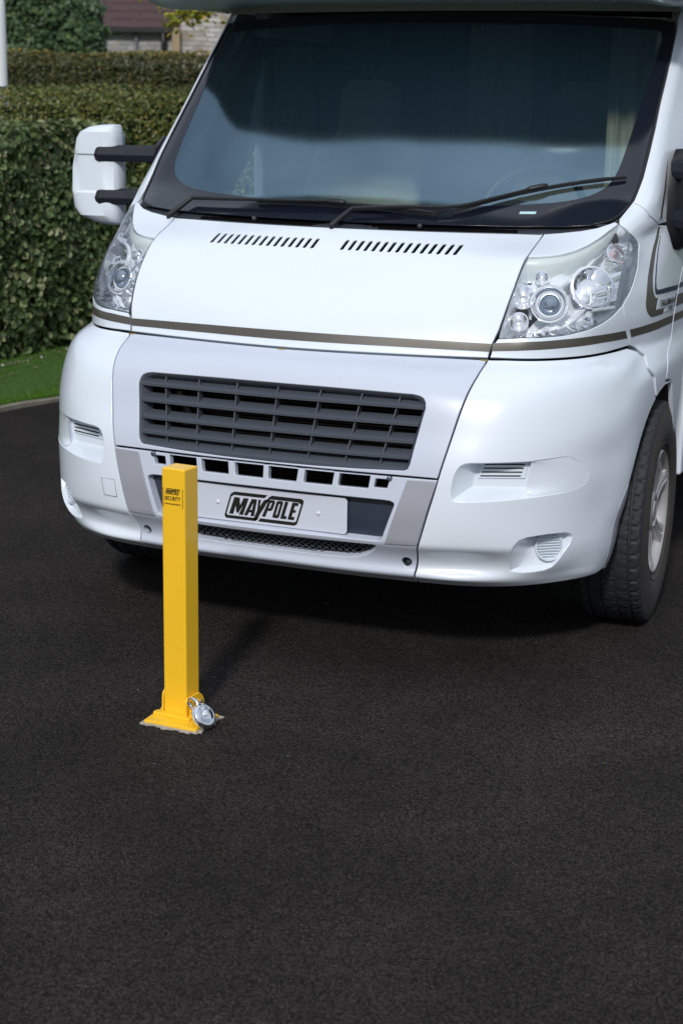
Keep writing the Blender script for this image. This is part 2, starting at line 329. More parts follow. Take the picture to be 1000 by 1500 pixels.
def panel(name,outer,m,parent,holes=(),off=0.,gap=.0017,lip=.0022,thick=.014,step=(.018,.012),flip=False,h=.012,hole_thick=None,hole_lip=None,hole_f=None,**k):
    outer=dense(outer,h); ccw=area2(outer)>0
    if not ccw: outer=outer[::-1]
    oi,orr=skirt_ring(outer,gap,lip,off,thick,False); hi=[];hr=[]
    for hk,H in enumerate(holes):
        H=dense(H,h*.7); 
        if area2(H)<0: H=H[::-1]
        a,b=skirt_ring(H,0,hole_lip or lip,off,hole_thick[hk] if isinstance(hole_thick,(list,tuple)) else (hole_thick or thick),True,hole_f); hi.append(a);hr.append(b)
    V2,T=cdt2(oi,hi,step); 
    V=[S(a,b) for a,b in V2]; N=[SN(a,b) for a,b in V2]; V=[v+n*off for v,n in zip(V,N)]
    Fc=[]
    for t in T:
        n=np.cross(V[t[1]]-V[t[0]],V[t[2]]-V[t[0]]); Fc.append(t if n@N[t[0]]>0 else t[::-1])
    for il,rg,hole in [(oi,orr,False)]+[(a,b,True) for a,b in zip(hi,hr)]:
        b0=len(V); n=len(il)
        for (a,b) in il: nn=SN(a,b); V.append(S(a,b)+nn*off); N.append(nn)
        for r in rg[1:]:
            for p,q in r: V.append(p);N.append(q/np.linalg.norm(q))
        for r in range(3):
            for i in range(n):
                a,b=b0+r*n+i,b0+r*n+(i+1)%n; c,d=b+n,a+n
                Fc.append((a,d,c,b) if not hole else (a,b,c,d))
    return mesh(name,V,Fc,m,parent,smooth=True,normals=N,**k)

# ================================================================ the motorhome
VAN=empty('motorhome',(0,0,0),label='white coachbuilt motorhome with brown stripe parked behind the yellow post',cat='motorhome')
def A(x,z,off=0.):
    s=sx(x,z); return S(s,z)+SN(s,z)*off
ARC_Y,ARC_Z,ARC_R=.93,.362,.452
def arch_s(z,r=ARC_R):
    y=ARC_Y-math.sqrt(max(0,r*r-(z-ARC_Z)**2)); ss=np.linspace(.9,1.88,500); yy=np.array([S(s,z)[1] for s in ss]); return float(ss[np.argmin(abs(yy-y))])
SEAM=[(.462,.285),(.466,.315),(.478,.386),(.484,.41),(.497,.455),(.513,.517),(.529,.579),(.543,.640),(.556,.698),(.568,.756),(.580,.813),(.592,.868),(.602,.914),(.607,.9545)]
# bonnet with its two rows of slots
bon=[(0,.958),(.25,.958),(.45,.958),(.606,.959),(.614,1.0),(.626,1.04),(.632,1.08),(.637,1.12),(.641,1.16),(.643,1.2),(.644,1.237),(.647,1.27),(.651,1.301),(.45,1.301),(.2,1.301),(0,1.301)]
bon=XZ(bon); slots=[]
for x0,x1 in ((-.419,-.052),(.051,.421)):
    for k in range(15):
        x=x0+(x1-x0)*k/14; wd=.0062
        slots.append(XZ([(x-wd,1.242),(x-wd*.3,1.239),(x+wd*.9,1.241),(x+.006+wd,1.266),(x+.006+wd*.3,1.269),(x+.006-wd*.9,1.267)]))
BON=panel('bonnet',symm(bon),WHITE,VAN,holes=slots,step=(.02,.010),thick=.016,hole_thick=.004,hole_lip=.0008,lip=.003)
def band(name,top,bot,m,parent,off=.0009,**k):
    o=XZ(bot)+XZ(top)[::-1]
    return panel(name,o,m,parent,off=off,gap=0,lip=.0002,thick=off*.9,step=(.02,.011),**k)
band('stripe',[(-.613,1.000),(-.3,1.004),(0,1.006),(.3,1.004),(.613,1.000)],[(-.609,.977),(-.3,.979),(0,.980),(.3,.979),(.609,.977)],TRIM,BON)
HL_LOW=[(.628,1.0165),(.70,1.0225),(.749,1.024),(.809,1.028),(.864,1.040),(.890,1.055),(.908,1.073),(.9215,1.100)]
HL_UP=[(.648,1.241),(.683,1.244),(.715,1.247),(.746,1.252),(.777,1.262),(.804,1.277),(.827,1.296),(.847,1.318),(.864,1.336)]
HL_OUT=crom([(.864,1.336),(.886,1.322),(.901,1.303),(.913,1.282),(.920,1.262),(.926,1.221),(.929,1.184),(.929,1.139),(.9215,1.100)],3)
FS0=[(.9215,1.100),(.9265,1.062),(.931,1.029),(.933,1.0),(.934,.965)]
def bothsides(fn):
    for sg in (1,-1): fn(sg, (lambda L:L) if sg>0 else mir)
# door line
S_DOOR=1.60
PS=[(.8765,1.398),(.895,1.392),(.914,1.380),(.930,1.355),(.942,1.323)]
def side_panels(sg,m_):
    # panel under the headlamp
    under=[(.611,.9600),(.617,1.0)]+HL_LOW+FS0[1:]+[(.90,.9605),(.85,.9598),(.8,.9598),(.7,.9598)]
    o=panel('lamp_trim',m_(XZ(under)),WHITE,VAN,step=(.018,.010))
    band('stripe',[(sg*x,z) for x,z in ([(.616,1.002),(.69,1.009),(.80,1.015),(.866,1.018),(.9285,1.018)][::sg])],[(sg*x,z) for x,z in ([(.614,.979),(.72,.986),(.80,.990),(.887,.993),(.931,.992)][::sg])],TRIM,o)
    fil=[(.652,1.302),(.70,1.307),(.76,1.315),(.804,1.324),(.830,1.334),(.850,1.342),(.864,1.336)]
    fil=[(.646,1.243)]+HL_UP[1:]+fil[::-1][1:]
    panel('wing_corner',m_(XZ(fil)),WHITE,VAN,step=(.015,.008))
    # front wing with the arch
    sd=[(S_DOOR,1.30),(S_DOOR+.01,1.20),(S_DOOR+.015,1.10),(S_DOOR+.01,1.0),(S_DOOR,.9),(S_DOOR,.82)]
    arch=[(arch_s(z),z) for z in (.812,.80,.789)]
    wing=XZ(HL_OUT[::-1])[::-1]
    wing=XZ([(.8645,1.3365),(.858,1.350),(.8765,1.398)])+XZ(PS[1:])+sd+[(arch_s(.8139)+.10,.8139)]+arch+XZ([(1.001,.857),(.985,.892),(.969,.925),(.950,.948)])+XZ(FS0[::-1])+XZ(HL_OUT[::-1][1:-1])
    W=panel('front_wing',m_(wing),WHITE,VAN,step=(.018,.012),thick=.02)
    st=[(x,z) for x,z in ((.9355,1.018),(.966,1.019))]
    T=XZ([(.9355,1.018),(.952,1.019),(.966,1.020)])+[(1.50,1.022),(1.60,1.022)]; B=XZ([(.937,.992),(.955,.993),(.972,.994)])+[(1.50,.996),(1.60,.996)]
    panel('stripe',m_(B+T[::-1]),TRIM,W,off=.0009,gap=0,lip=.0002,thick=.0008,step=(.02,.011))
    # swoosh decals on the wing
    kw=dict(off=.0009,gap=0,lip=.0002,thick=.0008,step=(.016,.011))
    so_=crom([(1.153,1.316),(1.177,1.29),(1.192,1.26),(1.216,1.203),(1.232,1.147),(1.248,1.098),(1.271,1.066),(1.32,1.043),(1.363,1.039),(1.455,1.039)],4)
    si_=crom([(1.170,1.316),(1.197,1.289),(1.218,1.258),(1.250,1.201),(1.275,1.152),(1.302,1.118),(1.338,1.098),(1.362,1.096)],4)+[(1.362,1.058),(1.455,1.056)]
    panel('swoosh_stripe',m_(so_+si_[::-1]),TRIM,W,**kw)
    panel('swoosh_stripe',m_([(1.602,1.046),(1.602,1.088),(1.612,1.088),(1.615,1.046)][::1]) if 0 else m_([(1.590,1.046),(1.6,1.046),(1.6,1.088),(1.590,1.088)]),TRIM,W,**kw)
    a=crom([(1.208,1.289),(1.231,1.258),(1.275,1.192),(1.302,1.142),(1.320,1.118),(1.345,1.107),(1.447,1.104),(1.597,1.101)],4); b=crom([(1.211,1.289),(1.237,1.257),(1.283,1.192),(1.313,1.143),(1.330,1.126),(1.352,1.121),(1.450,1.120),(1.597,1.116)],4)
    panel('navy_line',m_(a+b[::-1]),DNAVY,W,**kw)
    # windscreen pillar
    we=[(.8785,1.402),(.8865,1.474),(.8855,1.55),(.8825,1.628),(.8765,1.708),(.8735,1.79),(.8685,1.874),(.8615,1.965),(.856,1.990),(.858,2.020)]
    pil=XZ(we)+[(sx(.872,2.045),2.045),(1.20,2.045),(1.34,2.045),(1.36,1.9),(1.37,1.7),(1.40,1.55),(1.43,1.45),(1.46,1.38),(1.50,1.335)]+XZ([(.945,1.328)])[:0]+XZ(PS[::-1])
    PL=panel('windscreen_pillar',m_(pil),WHITE,VAN,step=(.018,.016),thick=.018)
    panel('swoosh_stripe',m_([(1.123,1.341),(1.093,1.367),(1.059,1.411),(1.036,1.458),(1.025,1.503),(1.019,1.53),(1.030,1.502),(1.051,1.457),(1.082,1.410),(1.118,1.366),(1.142,1.343)]),TRIM,PL,**kw)
bothsides(side_panels)
# windscreen: glass, black border, cowl
WS=[(0,1.3225),(.3,1.3225),(.55,1.323),(.70,1.3265),(.786,1.334),(.842,1.352),(.873,1.402),(.8815,1.474),(.8805,1.55),(.8775,1.628),(.872,1.708),(.869,1.79),(.864,1.874),(.857,1.955),(.846,1.980),(.80,1.9895),(.645,1.996),(.405,2.004),(0,2.009)]
FRI=[(0,1.370),(.2,1.372),(.4,1.378),(.6,1.390),(.70,1.404),(.76,1.426),(.795,1.462),(.809,1.52),(.816,1.65),(.823,1.80),(.827,1.90),(.820,1.938),(.78,1.952),(.5,1.966),(.25,1.971),(0,1.972)]
ws=panel('windscreen',symm(XZ(crom(FRI,3))),GLASS,VAN,step=(.04,.03),thick=.004,gap=0,lip=.0004,off=-.0036)
panel('black_border',symm(XZ(WS)),FRIT,ws,holes=[symm(XZ(crom(FRI,3)))],step=(.03,.02),thick=.005,gap=0,lip=.0006,off=-.003)
tag_=XZ([(.548,1.358),(.598,1.359),(.598,1.366),(.548,1.365)])
panel('window_tag',tag_,mat('pale_tag',(.45,.65,.72),.4),ws,off=-.0022,gap=0,lip=.0002,thick=.001,step=(.02,.01))
# rubber edging round the glass
for sg in (1,-1):
    bm=bmesh.new(); tube(bm,[A(sg*x,z,-.003) for x,z in crom(WS[4:-4],4)],.0042,6); bmobj('windscreen_seal',bm,BLACK,VAN,True)
cw=[(0,1.285),(.3,1.285),(.6,1.285),(.69,1.292),(.76,1.303),(.82,1.318),(.868,1.345),(.878,1.375),(.870,1.375),(.84,1.356),(.79,1.341),(.70,1.333),(.55,1.329),(.3,1.3285),(0,1.3285)]
CW=panel('cowl',symm(XZ(cw)),COWL,VAN,off=-.017,step=(.03,.01),thick=.02,gap=0)
bm=bmesh.new()
for zz,off,rr in ((1.3275,-.009,.0042),(1.311,-.015,.0022),(1.300,-.015,.002)): 
    tube(bm,[A(x,zz+.012*max(0,abs(x)-.6)/.25,off) for x in np.linspace(-.83,.83,60)],rr,6)
for x in (-.33,.26): tube(bm,[A(x,1.318,-.012),A(x,1.318,.002)],[.011,.006],8)
bmobj('rib',bm,COWL,CW,True)

# wipers
def wiper(piv,bend,clip,blade,via=()):
    o=empty('wiper',A(*piv,0.)); o.parent=VAN; L=Vector(o.location)
    bm=bmesh.new(); P=[A(*piv,-.004),A(*piv,.008),A((piv[0]+bend[0])/2,(piv[1]+bend[1])/2,.015),A(*bend,.020)]
    tube(bm,[Vector(p)-L for p in P],[.010,.010,.0085,.0075],8); 
    W_=[bend]+list(via)+[clip]; W_=crom(W_,6) if via else dense(W_,.1,False); Q=[A(a,b,.020) for a,b in W_]
    tube(bm,[Vector(p)-L for p in Q],list(np.linspace(.0078,.004,len(Q))),6); bmobj('arm',bm,BLACK,o,True,sharp=50)
    bm=bmesh.new(); B=[A(*p,.012) for p in blade]; tube(bm,[Vector(p)-L for p in B],[.003,.0062]+[.0062]*(len(B)-4)+[.0062,.003],6)
    B=[A(p[0],p[1],.006) for p in blade]; tube(bm,[Vector(p)-L for p in B],.0045,4); bmobj('blade',bm,BLACK,o,True,sharp=40)
    c=Vector(A(*clip,.018))-L; t=(Vector(A(*blade[-1]))-Vector(A(*blade[0]))).normalized()
    bm=bmesh.new(); tube(bm,[c-t*.035,c-t*.02,c+t*.02,c+t*.035],[.005,.009,.009,.006],8); bmobj('clip',bm,BLACK,o,True)
def bl(a,b,c): 
    return [((1-t)**2*a[0]+2*t*(1-t)*b[0]+t*t*c[0],(1-t)**2*a[1]+2*t*(1-t)*b[1]+t*t*c[1]) for t in np.linspace(0,1,9)]
wiper((-.673,1.300),(-.615,1.350),(-.050,1.361),bl((-.350,1.360),(-.03,1.371),(.300,1.344)))
wiper((-.022,1.300),(.020,1.342),(.578,1.424),bl((.345,1.352),(.58,1.438),(.838,1.466)),((.18,1.352),(.345,1.358),(.46,1.388)))

# front bumper corners with intake and fog-lamp recesses
INT_=[(.586,.572),(.582,.588),(.5825,.606),(.584,.624),(.588,.642),(.594,.658),(.602,.669),(.614,.676),(.632,.679),(.70,.681),(.784,.6825),(.815,.6855),(.845,.6885),(.872,.6905),(.900,.665),(.918,.630),(.914,.600),(.895,.588),(.875,.583),(.83,.581),(.797,.579),(.745,.575),(.694,.571),(.64,.569),(.605,.568),(.592,.569)]
FOG_=[(.736,.345),(.740,.370),(.743,.395),(.748,.415),(.756,.433),(.767,.447),(.787,.455),(.81,.4575),(.832,.459),(.855,.458),(.875,.456),(.886,.449),(.889,.439),(.884,.42),(.871,.395),(.858,.372),(.842,.352),(.823,.343),(.80,.3405),(.77,.3395)]
def V3(sg,p): return Vector((sg*p[0],p[1],p[2]))
def LF(s,z):
    x=abs(S(s,z)[0]); return 1. if z<.5 else max(.06,1-max(0,(x-.80)/.085))
def corner(sg,m_):
    top=XZ([(.94,.9555)])[:0]
    arch=[(arch_s(z),z) for z in np.linspace(.30,.786,18)]
    out=XZ(SEAM)+XZ([(.66,.9565),(.74,.9565),(.82,.9565),(.88,.9568),(.920,.9575),(.931,.9590)])+XZ([(.950,.944),(.969,.921),(.985,.888),(1.000,.853)])+arch[::-1]+XZ([(.925,.287),(.90,.285),(.85,.285),(.75,.285),(.6,.285),(.52,.285)])
    C=panel('bumper_corner',m_(out[::-1] if sg>0 else out),WHITE,VAN,holes=[m_(XZ(INT_)),m_(XZ(FOG_))],step=(.016,.010),thick=.022,hole_thick=.0045,hole_lip=.0035,hole_f=LF)
    # intake recess
    def surfp(p,d=.0035): return Vector(A(sg*p[0],p[1],-d*LF(sx(p[0],p[1]),p[1])))
    O_=[surfp(p) for p in INT_]
    Aq,Bq,Cq,Dq=[V3(sg,p) for p in ((.630,.098,.6765),(.782,.146,.6815),(.775,.144,.602),(.619,.094,.600))]
    B1=Vector(A(sg*.790,.6815,-.008)); C1=Vector(A(sg*.786,.592,-.022))
    bm=bmesh.new()
    def q(*P): 
        try: bm.faces.new([bm.verts.new(p) for p in P])
        except ValueError: pass
    def strip(L0,L1): loft(bm,[L0,[a.lerp(b,.25)+(a-b)*0 for a,b in zip(L0,L1)],[a.lerp(b,.6) for a,b in zip(L0,L1)],L1])
    lin=lambda a,b,n:[a.lerp(b,i/(n-1)) for i in range(n)]
    strip(O_[0:9],lin(Dq,Aq,9))                       # left wall
    strip(O_[8:11],lin(Aq,Bq,3))                      # top
    strip([O_[0]]+O_[-1:-7:-1],lin(Dq,Cq,7))   # bottom ledge
    q(Aq,Dq,Cq,Bq) if sg>0 else q(Aq,Bq,Cq,Dq)
    loft(bm,[lin(Bq,Cq,4),lin(B1,C1,4)])              # step
    q(Bq,O_[10],B1)
    c_=[Vector(A(sg*(.786*(1-t)+.797*t),.592*(1-t)+.579*t,-(.022*(1-t)**1.6+.0035*LF(sx(.797,.579),.579)*t))) for t in (0,.15,.3,.45,.6,.8,1)]
    for i in range(6): q(Cq,c_[i],c_[i+1])
    R1=INT_[10:21]; L1=[(.790+(.786-.790)*i/10,.6815+(.592-.6815)*i/10,.008+.014*i/10) for i in range(11)]
    loft(bm,[[Vector(A(sg*(a[0]*(1-t)+b[0]*t),a[1]*(1-t)+b[1]*t,-(a[2]*(1-t)**1.6+.0035*LF(sx(b[0],b[1]),b[1])*t))) for a,b in zip(L1,R1)] for t in (0,.15,.3,.45,.6,.8,1)])
    bmesh.ops.remove_doubles(bm,verts=bm.verts,dist=.0004)
    R=bmobj('intake_recess',bm,WHITE,C,True,sharp=38)
    # slotted insert
    u=(Bq-Aq).normalized(); vv=(Aq-Dq).normalized(); n=u.cross(vv)*(1 if sg>0 else -1); n=n if n.y<0 else -n
    bm=bmesh.new(); c=(Aq+Bq+Cq+Dq)/4+vv*.012+n*.004; Rm=Matrix((u,vv,n)).transposed()
    box(bm,c-n*.002,(.138,.052,.005),Rm); bmobj('vent_insert',bm,WHITE,C,bevel=.0015)
    bm=bmesh.new()
    for k in range(4): box(bm,c+vv*(.017-k*.0118)+u*sg*(.002-.0022*k)+n*.0008,(.118,.0036,.0012),Rm)
    bmobj('vent_slot',bm,VOID,C)
    # fog recess
    O_=[surfp(p) for p in FOG_]; cen=V3(sg,(.824,.214,.405)); I_=[]
    e1=V3(sg,(.80,.60,0)).normalized(); e3=V3(sg,(.60,-.80,.10)).normalized(); e2=Vector((0,0,1)); e2=(e2-e3*e2.dot(e3)).normalized()
    for i,p in enumerate(FOG_):
        dx=(p[0]-.822); dz=p[1]-.400; I_.append(cen+e1*dx*.78+e2*(dz*.80))
    bm=bmesh.new(); loft(bm,[O_+[O_[0]],[a.lerp(b,.3) for a,b in zip(O_+[O_[0]],I_+[I_[0]])],[a.lerp(b,.7) for a,b in zip(O_+[O_[0]],I_+[I_[0]])],I_+[I_[0]]])
    bm.faces.new([bm.verts.new(p) for p in I_]); bmesh.ops.remove_doubles(bm,verts=bm.verts,dist=.0003)
    bmobj('fog_recess',bm,WHITE,C,True,sharp=40)
    bm=bmesh.new(); c=cen+e3*.004+e1*(-.0)+e2*.006
    fr=(c,e3,e1,e2); lathe(bm,[(.0455,-.004),(.0455,.006),(.0435,.009),(.040,.009),(.0385,.005),(.0385,0),(.001,0)],32,frame=fr)
    for k in range(8):
        z=-.029+k*.0083; hw=math.sqrt(max(0,.0375**2-z*z)); 
        Rm=Matrix((e1,(e2*.8+e3*.6).normalized(),(e3*.8-e2*.6).normalized())).transposed(); box(bm,c+e2*z+e3*.005,(hw*2,.0052,.0028),Rm)
    bmobj('fog_lamp_cover',bm,WHITE,C,True,sharp=35)
    if sg<0:
        tw=XZ([(.530,.466),(.578,.466),(.590,.518),(.539,.519)]); panel('towing_eye_cover',mir(tw),WHITE,C,off=.0008,gap=.0004,lip=.001,thick=.0012)
        bm=bmesh.new(); T_=[A(-x,z,.0006) for x,z in ((.529,.465),(.579,.465),(.591,.519),(.538,.520),(.529,.465))]; tube(bm,T_,.0009,4); bmobj('seam',bm,PLAST,C)
    # return edge inside the wheel arch, its grey shadow put into the colour
    bm=bmesh.new(); rows=[]
    for z in np.linspace(.30,.60,14):
        s=arch_s(z); p=Vector(S(s*sg,z)); N=Vector(SN(s*sg,z)); b=Vector(S((s+.02)*sg,z)); t=(b-p).normalized(); wd=.030*min(1,(.60-z)/.08)+.001
        rows.append([p-N*.002+t*.0005,p-N*.004+t*wd,p-N*.03+t*(wd+.004)])
    loft(bm,rows); bmobj('arch_flange',bm,INSERT,C,True)
    zs=np.linspace(.292,.555,12); e=[(arch_s(z)-.003,z) for z in zs]; i_=[(arch_s(z)-.003-.026*min(1,(.565-z)/.07),z) for z in zs]
    panel('arch_shade_strip',m_(i_+e[::-1]),INSERT,C,off=.0012,gap=0,lip=.0004,thick=.001,step=(.012,.012))  # grey overlay on the bumper face, painted as the shadowed return edge
bothsides(corner)

# nose panel round the grille
GR=[(0,.6355),(.15,.6365),(.30,.640),(.435,.645),(.446,.650),(.452,.665),(.460,.720),(.470,.780),(.478,.825),(.4755,.842),(.468,.853),(.455,.859),(.435,.8620),(.30,.8635),(.15,.8650),(0,.8655)]
nose=XZ([(0,.629),(.2,.629),(.45,.629),(.5385,.629)]+[(x-.0012,z) for x,z in SEAM[7:]]+[(.45,.9545),(.2,.9545),(0,.9545)])
NOSE=panel('nose_panel',symm(nose),PEARL,VAN,holes=[symm(XZ(GR))],step=(.02,.012),thick=.02,hole_thick=.03,hole_lip=.003)
for x in (.598,-.598,-.03):
    bm=bmesh.new(); box(bm,A(x,.9525,.0005),(.024,.006,.003)); bmobj('clip',bm,OCHRE,NOSE)
# grille
GRL=empty('grille',(0,0,.75)); GRL.parent=VAN
def local(bm,e):
    bmesh.ops.translate(bm,verts=bm.verts,vec=-Vector(e.location)); return bm
G1=symm(XZ(GR)); 
def inset(L,f,cx,cz): return [((a-cx)*f[0]+cx,(b-cz)*f[1]+cz) for a,b in L]
bm=bmesh.new()
ring=dense(G1,.02); r2=inset(ring,(.985,.955),0,.752); r3=inset(ring,(.955,.93),0,.752)
loft(bm,[[Vector(S(a,b)+SN(a,b)*d) for a,b in L]+[Vector(S(*L[0])+SN(*L[0])*d)] for L,d in ((ring,-.004),(r2,-.010),(r3,-.052))]); bmobj('frame',local(bm,GRL),PLAST,GRL,True,sharp=40)
def gx(z): 
    R=[(x,zz) for x,zz in GR]; zs=[r[1] for r in R]; return float(np.interp(z,zs,[r[0] for r in R]))
for zf in (.8265,.7775,.7275,.682):
    bm=bmesh.new(); hw=gx(zf)-.006; rows=[]
    for x in np.linspace(-hw,hw,41):
        p=Vector(A(x,zf,-.006)); bow=.0
        rows.append([p+Vector((0,.000,-.0045)),p+Vector((0,0,.0035)),p+Vector((0,.003,.0055)),p+Vector((0,.045,.0185)),p+Vector((0,.045,.0135)),p+Vector((0,.006,-.0045)),p+Vector((0,.000,-.0045))])
    loft(bm,rows); bmobj('slat',local(bm,GRL),PLAST,GRL,True,sharp=35)
bm=bmesh.new(); rows=[]
for x in np.linspace(-.44,.44,41):
    p=Vector(A(x,.648,-.004)); rows.append([p+Vector((0,0,-.010)),p+Vector((0,0,-.003)),p+Vector((0,.010,.004)),p+Vector((0,.05,.026)),p+Vector((0,.05,.0))])
loft(bm,rows); bmobj('bottom_blade',local(bm,GRL),PLAST,GRL,True,sharp=35)
for xt in (-.392,-.272,-.137,.003,.143,.275,.394):
    bm=bmesh.new(); rows=[]
    for z in np.linspace(.645,.862,12):
        x=xt*(1-.10*(.862-z)/.22); p=Vector(A(x,z,-.014)); rows.append([p+Vector((-.0022,.03,0)),p+Vector((-.0018,0,0)),p+Vector((.0018,0,0)),p+Vector((.0022,.03,0))])
    loft(bm,rows); bmobj('divider',local(bm,GRL),PLAST,GRL,True,sharp=35)

# lower bumper: vents, plate recess, mesh opening, tow holes
vents=[(-.394,-.352,-.388,-.347,.615,.589),(-.335,-.240,-.330,-.235,.622,.584),(-.222,-.129,-.216,-.125,.624,.583),(-.106,-.009,-.101,-.009,.624,.583)]
vh=[]
for a,b,c,d,zt,zb in vents:
    for sg in (1,-1):
        L=[(c,zb),(d,zb),(b,zt),(a,zt)]; L=[(-sg*x,z) for x,z in L]; vh.append(XZ(crom([(L[i][0]*.96+L[(i+1)%4][0]*.04 if 0 else L[i][0],L[i][1]) for i in range(4)],1,True)))
REC=[(0,.4245),(.2,.4255),(.36,.427),(.372,.430),(.378,.440),(.395,.49),(.412,.540),(.411,.547),(.400,.552),(.38,.5535),(.2,.5545),(0,.555)]
MSH=[(0,.3535),(.15,.354),(.248,.3565),(.285,.361),(.308,.368),(.330,.380),(.347,.395),(.357,.407),(.353,.4115),(.30,.4110),(.2,.4090),(0,.4075)]
low=XZ([(0,.285),(.2,.285),(.4,.285)]+[(x-.0012,z) for x,z in SEAM[:7]]+[(.5385,.6265),(.45,.6265),(.2,.6265),(0,.6265)])
hole=lambda sg:XZ([(sg*.441+.0145*math.cos(t),.360+.0145*math.sin(t)) for t in np.linspace(0,2*math.pi,20,endpoint=False)])
scr=lambda sg:XZ([(sg*.394+.008*math.cos(t),.6195+.0035*math.sin(t)) for t in np.linspace(0,2*math.pi,12,endpoint=False)])
LOW=panel('lower_bumper',symm(low),PEARL,VAN,holes=vh+[symm(XZ(REC)),symm(XZ(MSH)),hole(1),hole(-1)],step=(.018,.009),thick=.02,hole_thick=[.020]*8+[.042,.03,.03,.03],hole_lip=.003)
for sg in (1,-1):
    bm=bmesh.new(); lathe(bm,[(.009,0),(.009,.002),(.004,.003),(.004,.001),(.0005,.001)],12,frame=(Vector(A(sg*.394,.6195,.0)),Vector((0,-.75,.66)),Vector((1,0,0)),Vector((0,.66,.75)))); bmobj('screw',bm,NAVY,LOW,True)
    bm=bmesh.new(); lathe(bm,[(.0150,-.004),(.0150,-.028),(.0005,-.030)],18,frame=(Vector(A(sg*.441,.360,0)),Vector((0,-1,0)),Vector((1,0,0)),Vector((0,0,1)))); lathe(bm,[(.006,-.028),(.006,-.014),(.0005,-.014)],12,frame=(Vector(A(sg*.441,.360,0)),Vector((0,-1,0)),Vector((1,0,0)),Vector((0,0,1)))); bmobj('hole_plug',bm,PLAST,LOW,True,sharp=40)
    ins=[(.386,.4215),(.484,.4245),(.497,.470),(.513,.530),(.5375,.6185),(.530,.6215),(.45,.6195),(.447,.616),(.42,.530)]
    panel('side_insert',(mir if sg<0 else (lambda L:L))(XZ(ins)),INSERT,LOW,off=.003,gap=0,lip=.002,thick=.006,step=(.02,.012))
bm=bmesh.new(); L=dense(symm(XZ(inset(REC,(1.01,1.03),0,.49))),.03); V2,T=cdt2(L,[],(.05,.03)); vv=[bm.verts.new(S(a,b)+SN(a,b)*-.033) for a,b in V2]
for t in T: bm.faces.new([vv[i] for i in t])
bmobj('plate_backing',bm,NAVY,LOW,True)
# diamond mesh
bm=bmesh.new()
for k in range(-34,35):
    for sl in (1,-1):
        x0=k*.0225; p=[]
        for t in np.linspace(0,1,6):
            z=.350+t*.064; x=x0+sl*(t-.5)*.1; lim=float(np.interp(z,[.3535,.3565,.368,.395,.4115],[.15,.25,.31,.35,.36]))+.004
            if abs(x)<lim: p.append(A(x,z,-.020))
        if len(p)>1: tube(bm,p,.0021,4,False)
bmobj('lower_mesh',bm,PLAST,VAN)
# radiator fins and dark engine bay behind the openings
bm=bmesh.new()
for i in range(58):
    z=.33+i*.0095; y0=.13 if z<.65 else .14+(z-.65)*.35
    box(bm,(0.05,y0,z),(.80,.02,.003))
box(bm,(-.33,.15,.74),(.07,.03,.10)); tube(bm,[(-.36,.11,.80),(-.31,.10,.72),(-.30,.12,.66)],.016,8)
bmobj('radiator',bm,FIN,VAN)
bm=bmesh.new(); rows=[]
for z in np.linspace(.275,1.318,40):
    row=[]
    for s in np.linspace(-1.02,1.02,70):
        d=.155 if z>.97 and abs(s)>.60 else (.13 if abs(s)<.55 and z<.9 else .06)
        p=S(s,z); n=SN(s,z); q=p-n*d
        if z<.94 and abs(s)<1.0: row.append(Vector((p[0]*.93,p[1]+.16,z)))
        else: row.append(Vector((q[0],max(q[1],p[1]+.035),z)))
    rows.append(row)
loft(bm,rows); bmobj('engine_bay',bm,VOID,VAN)

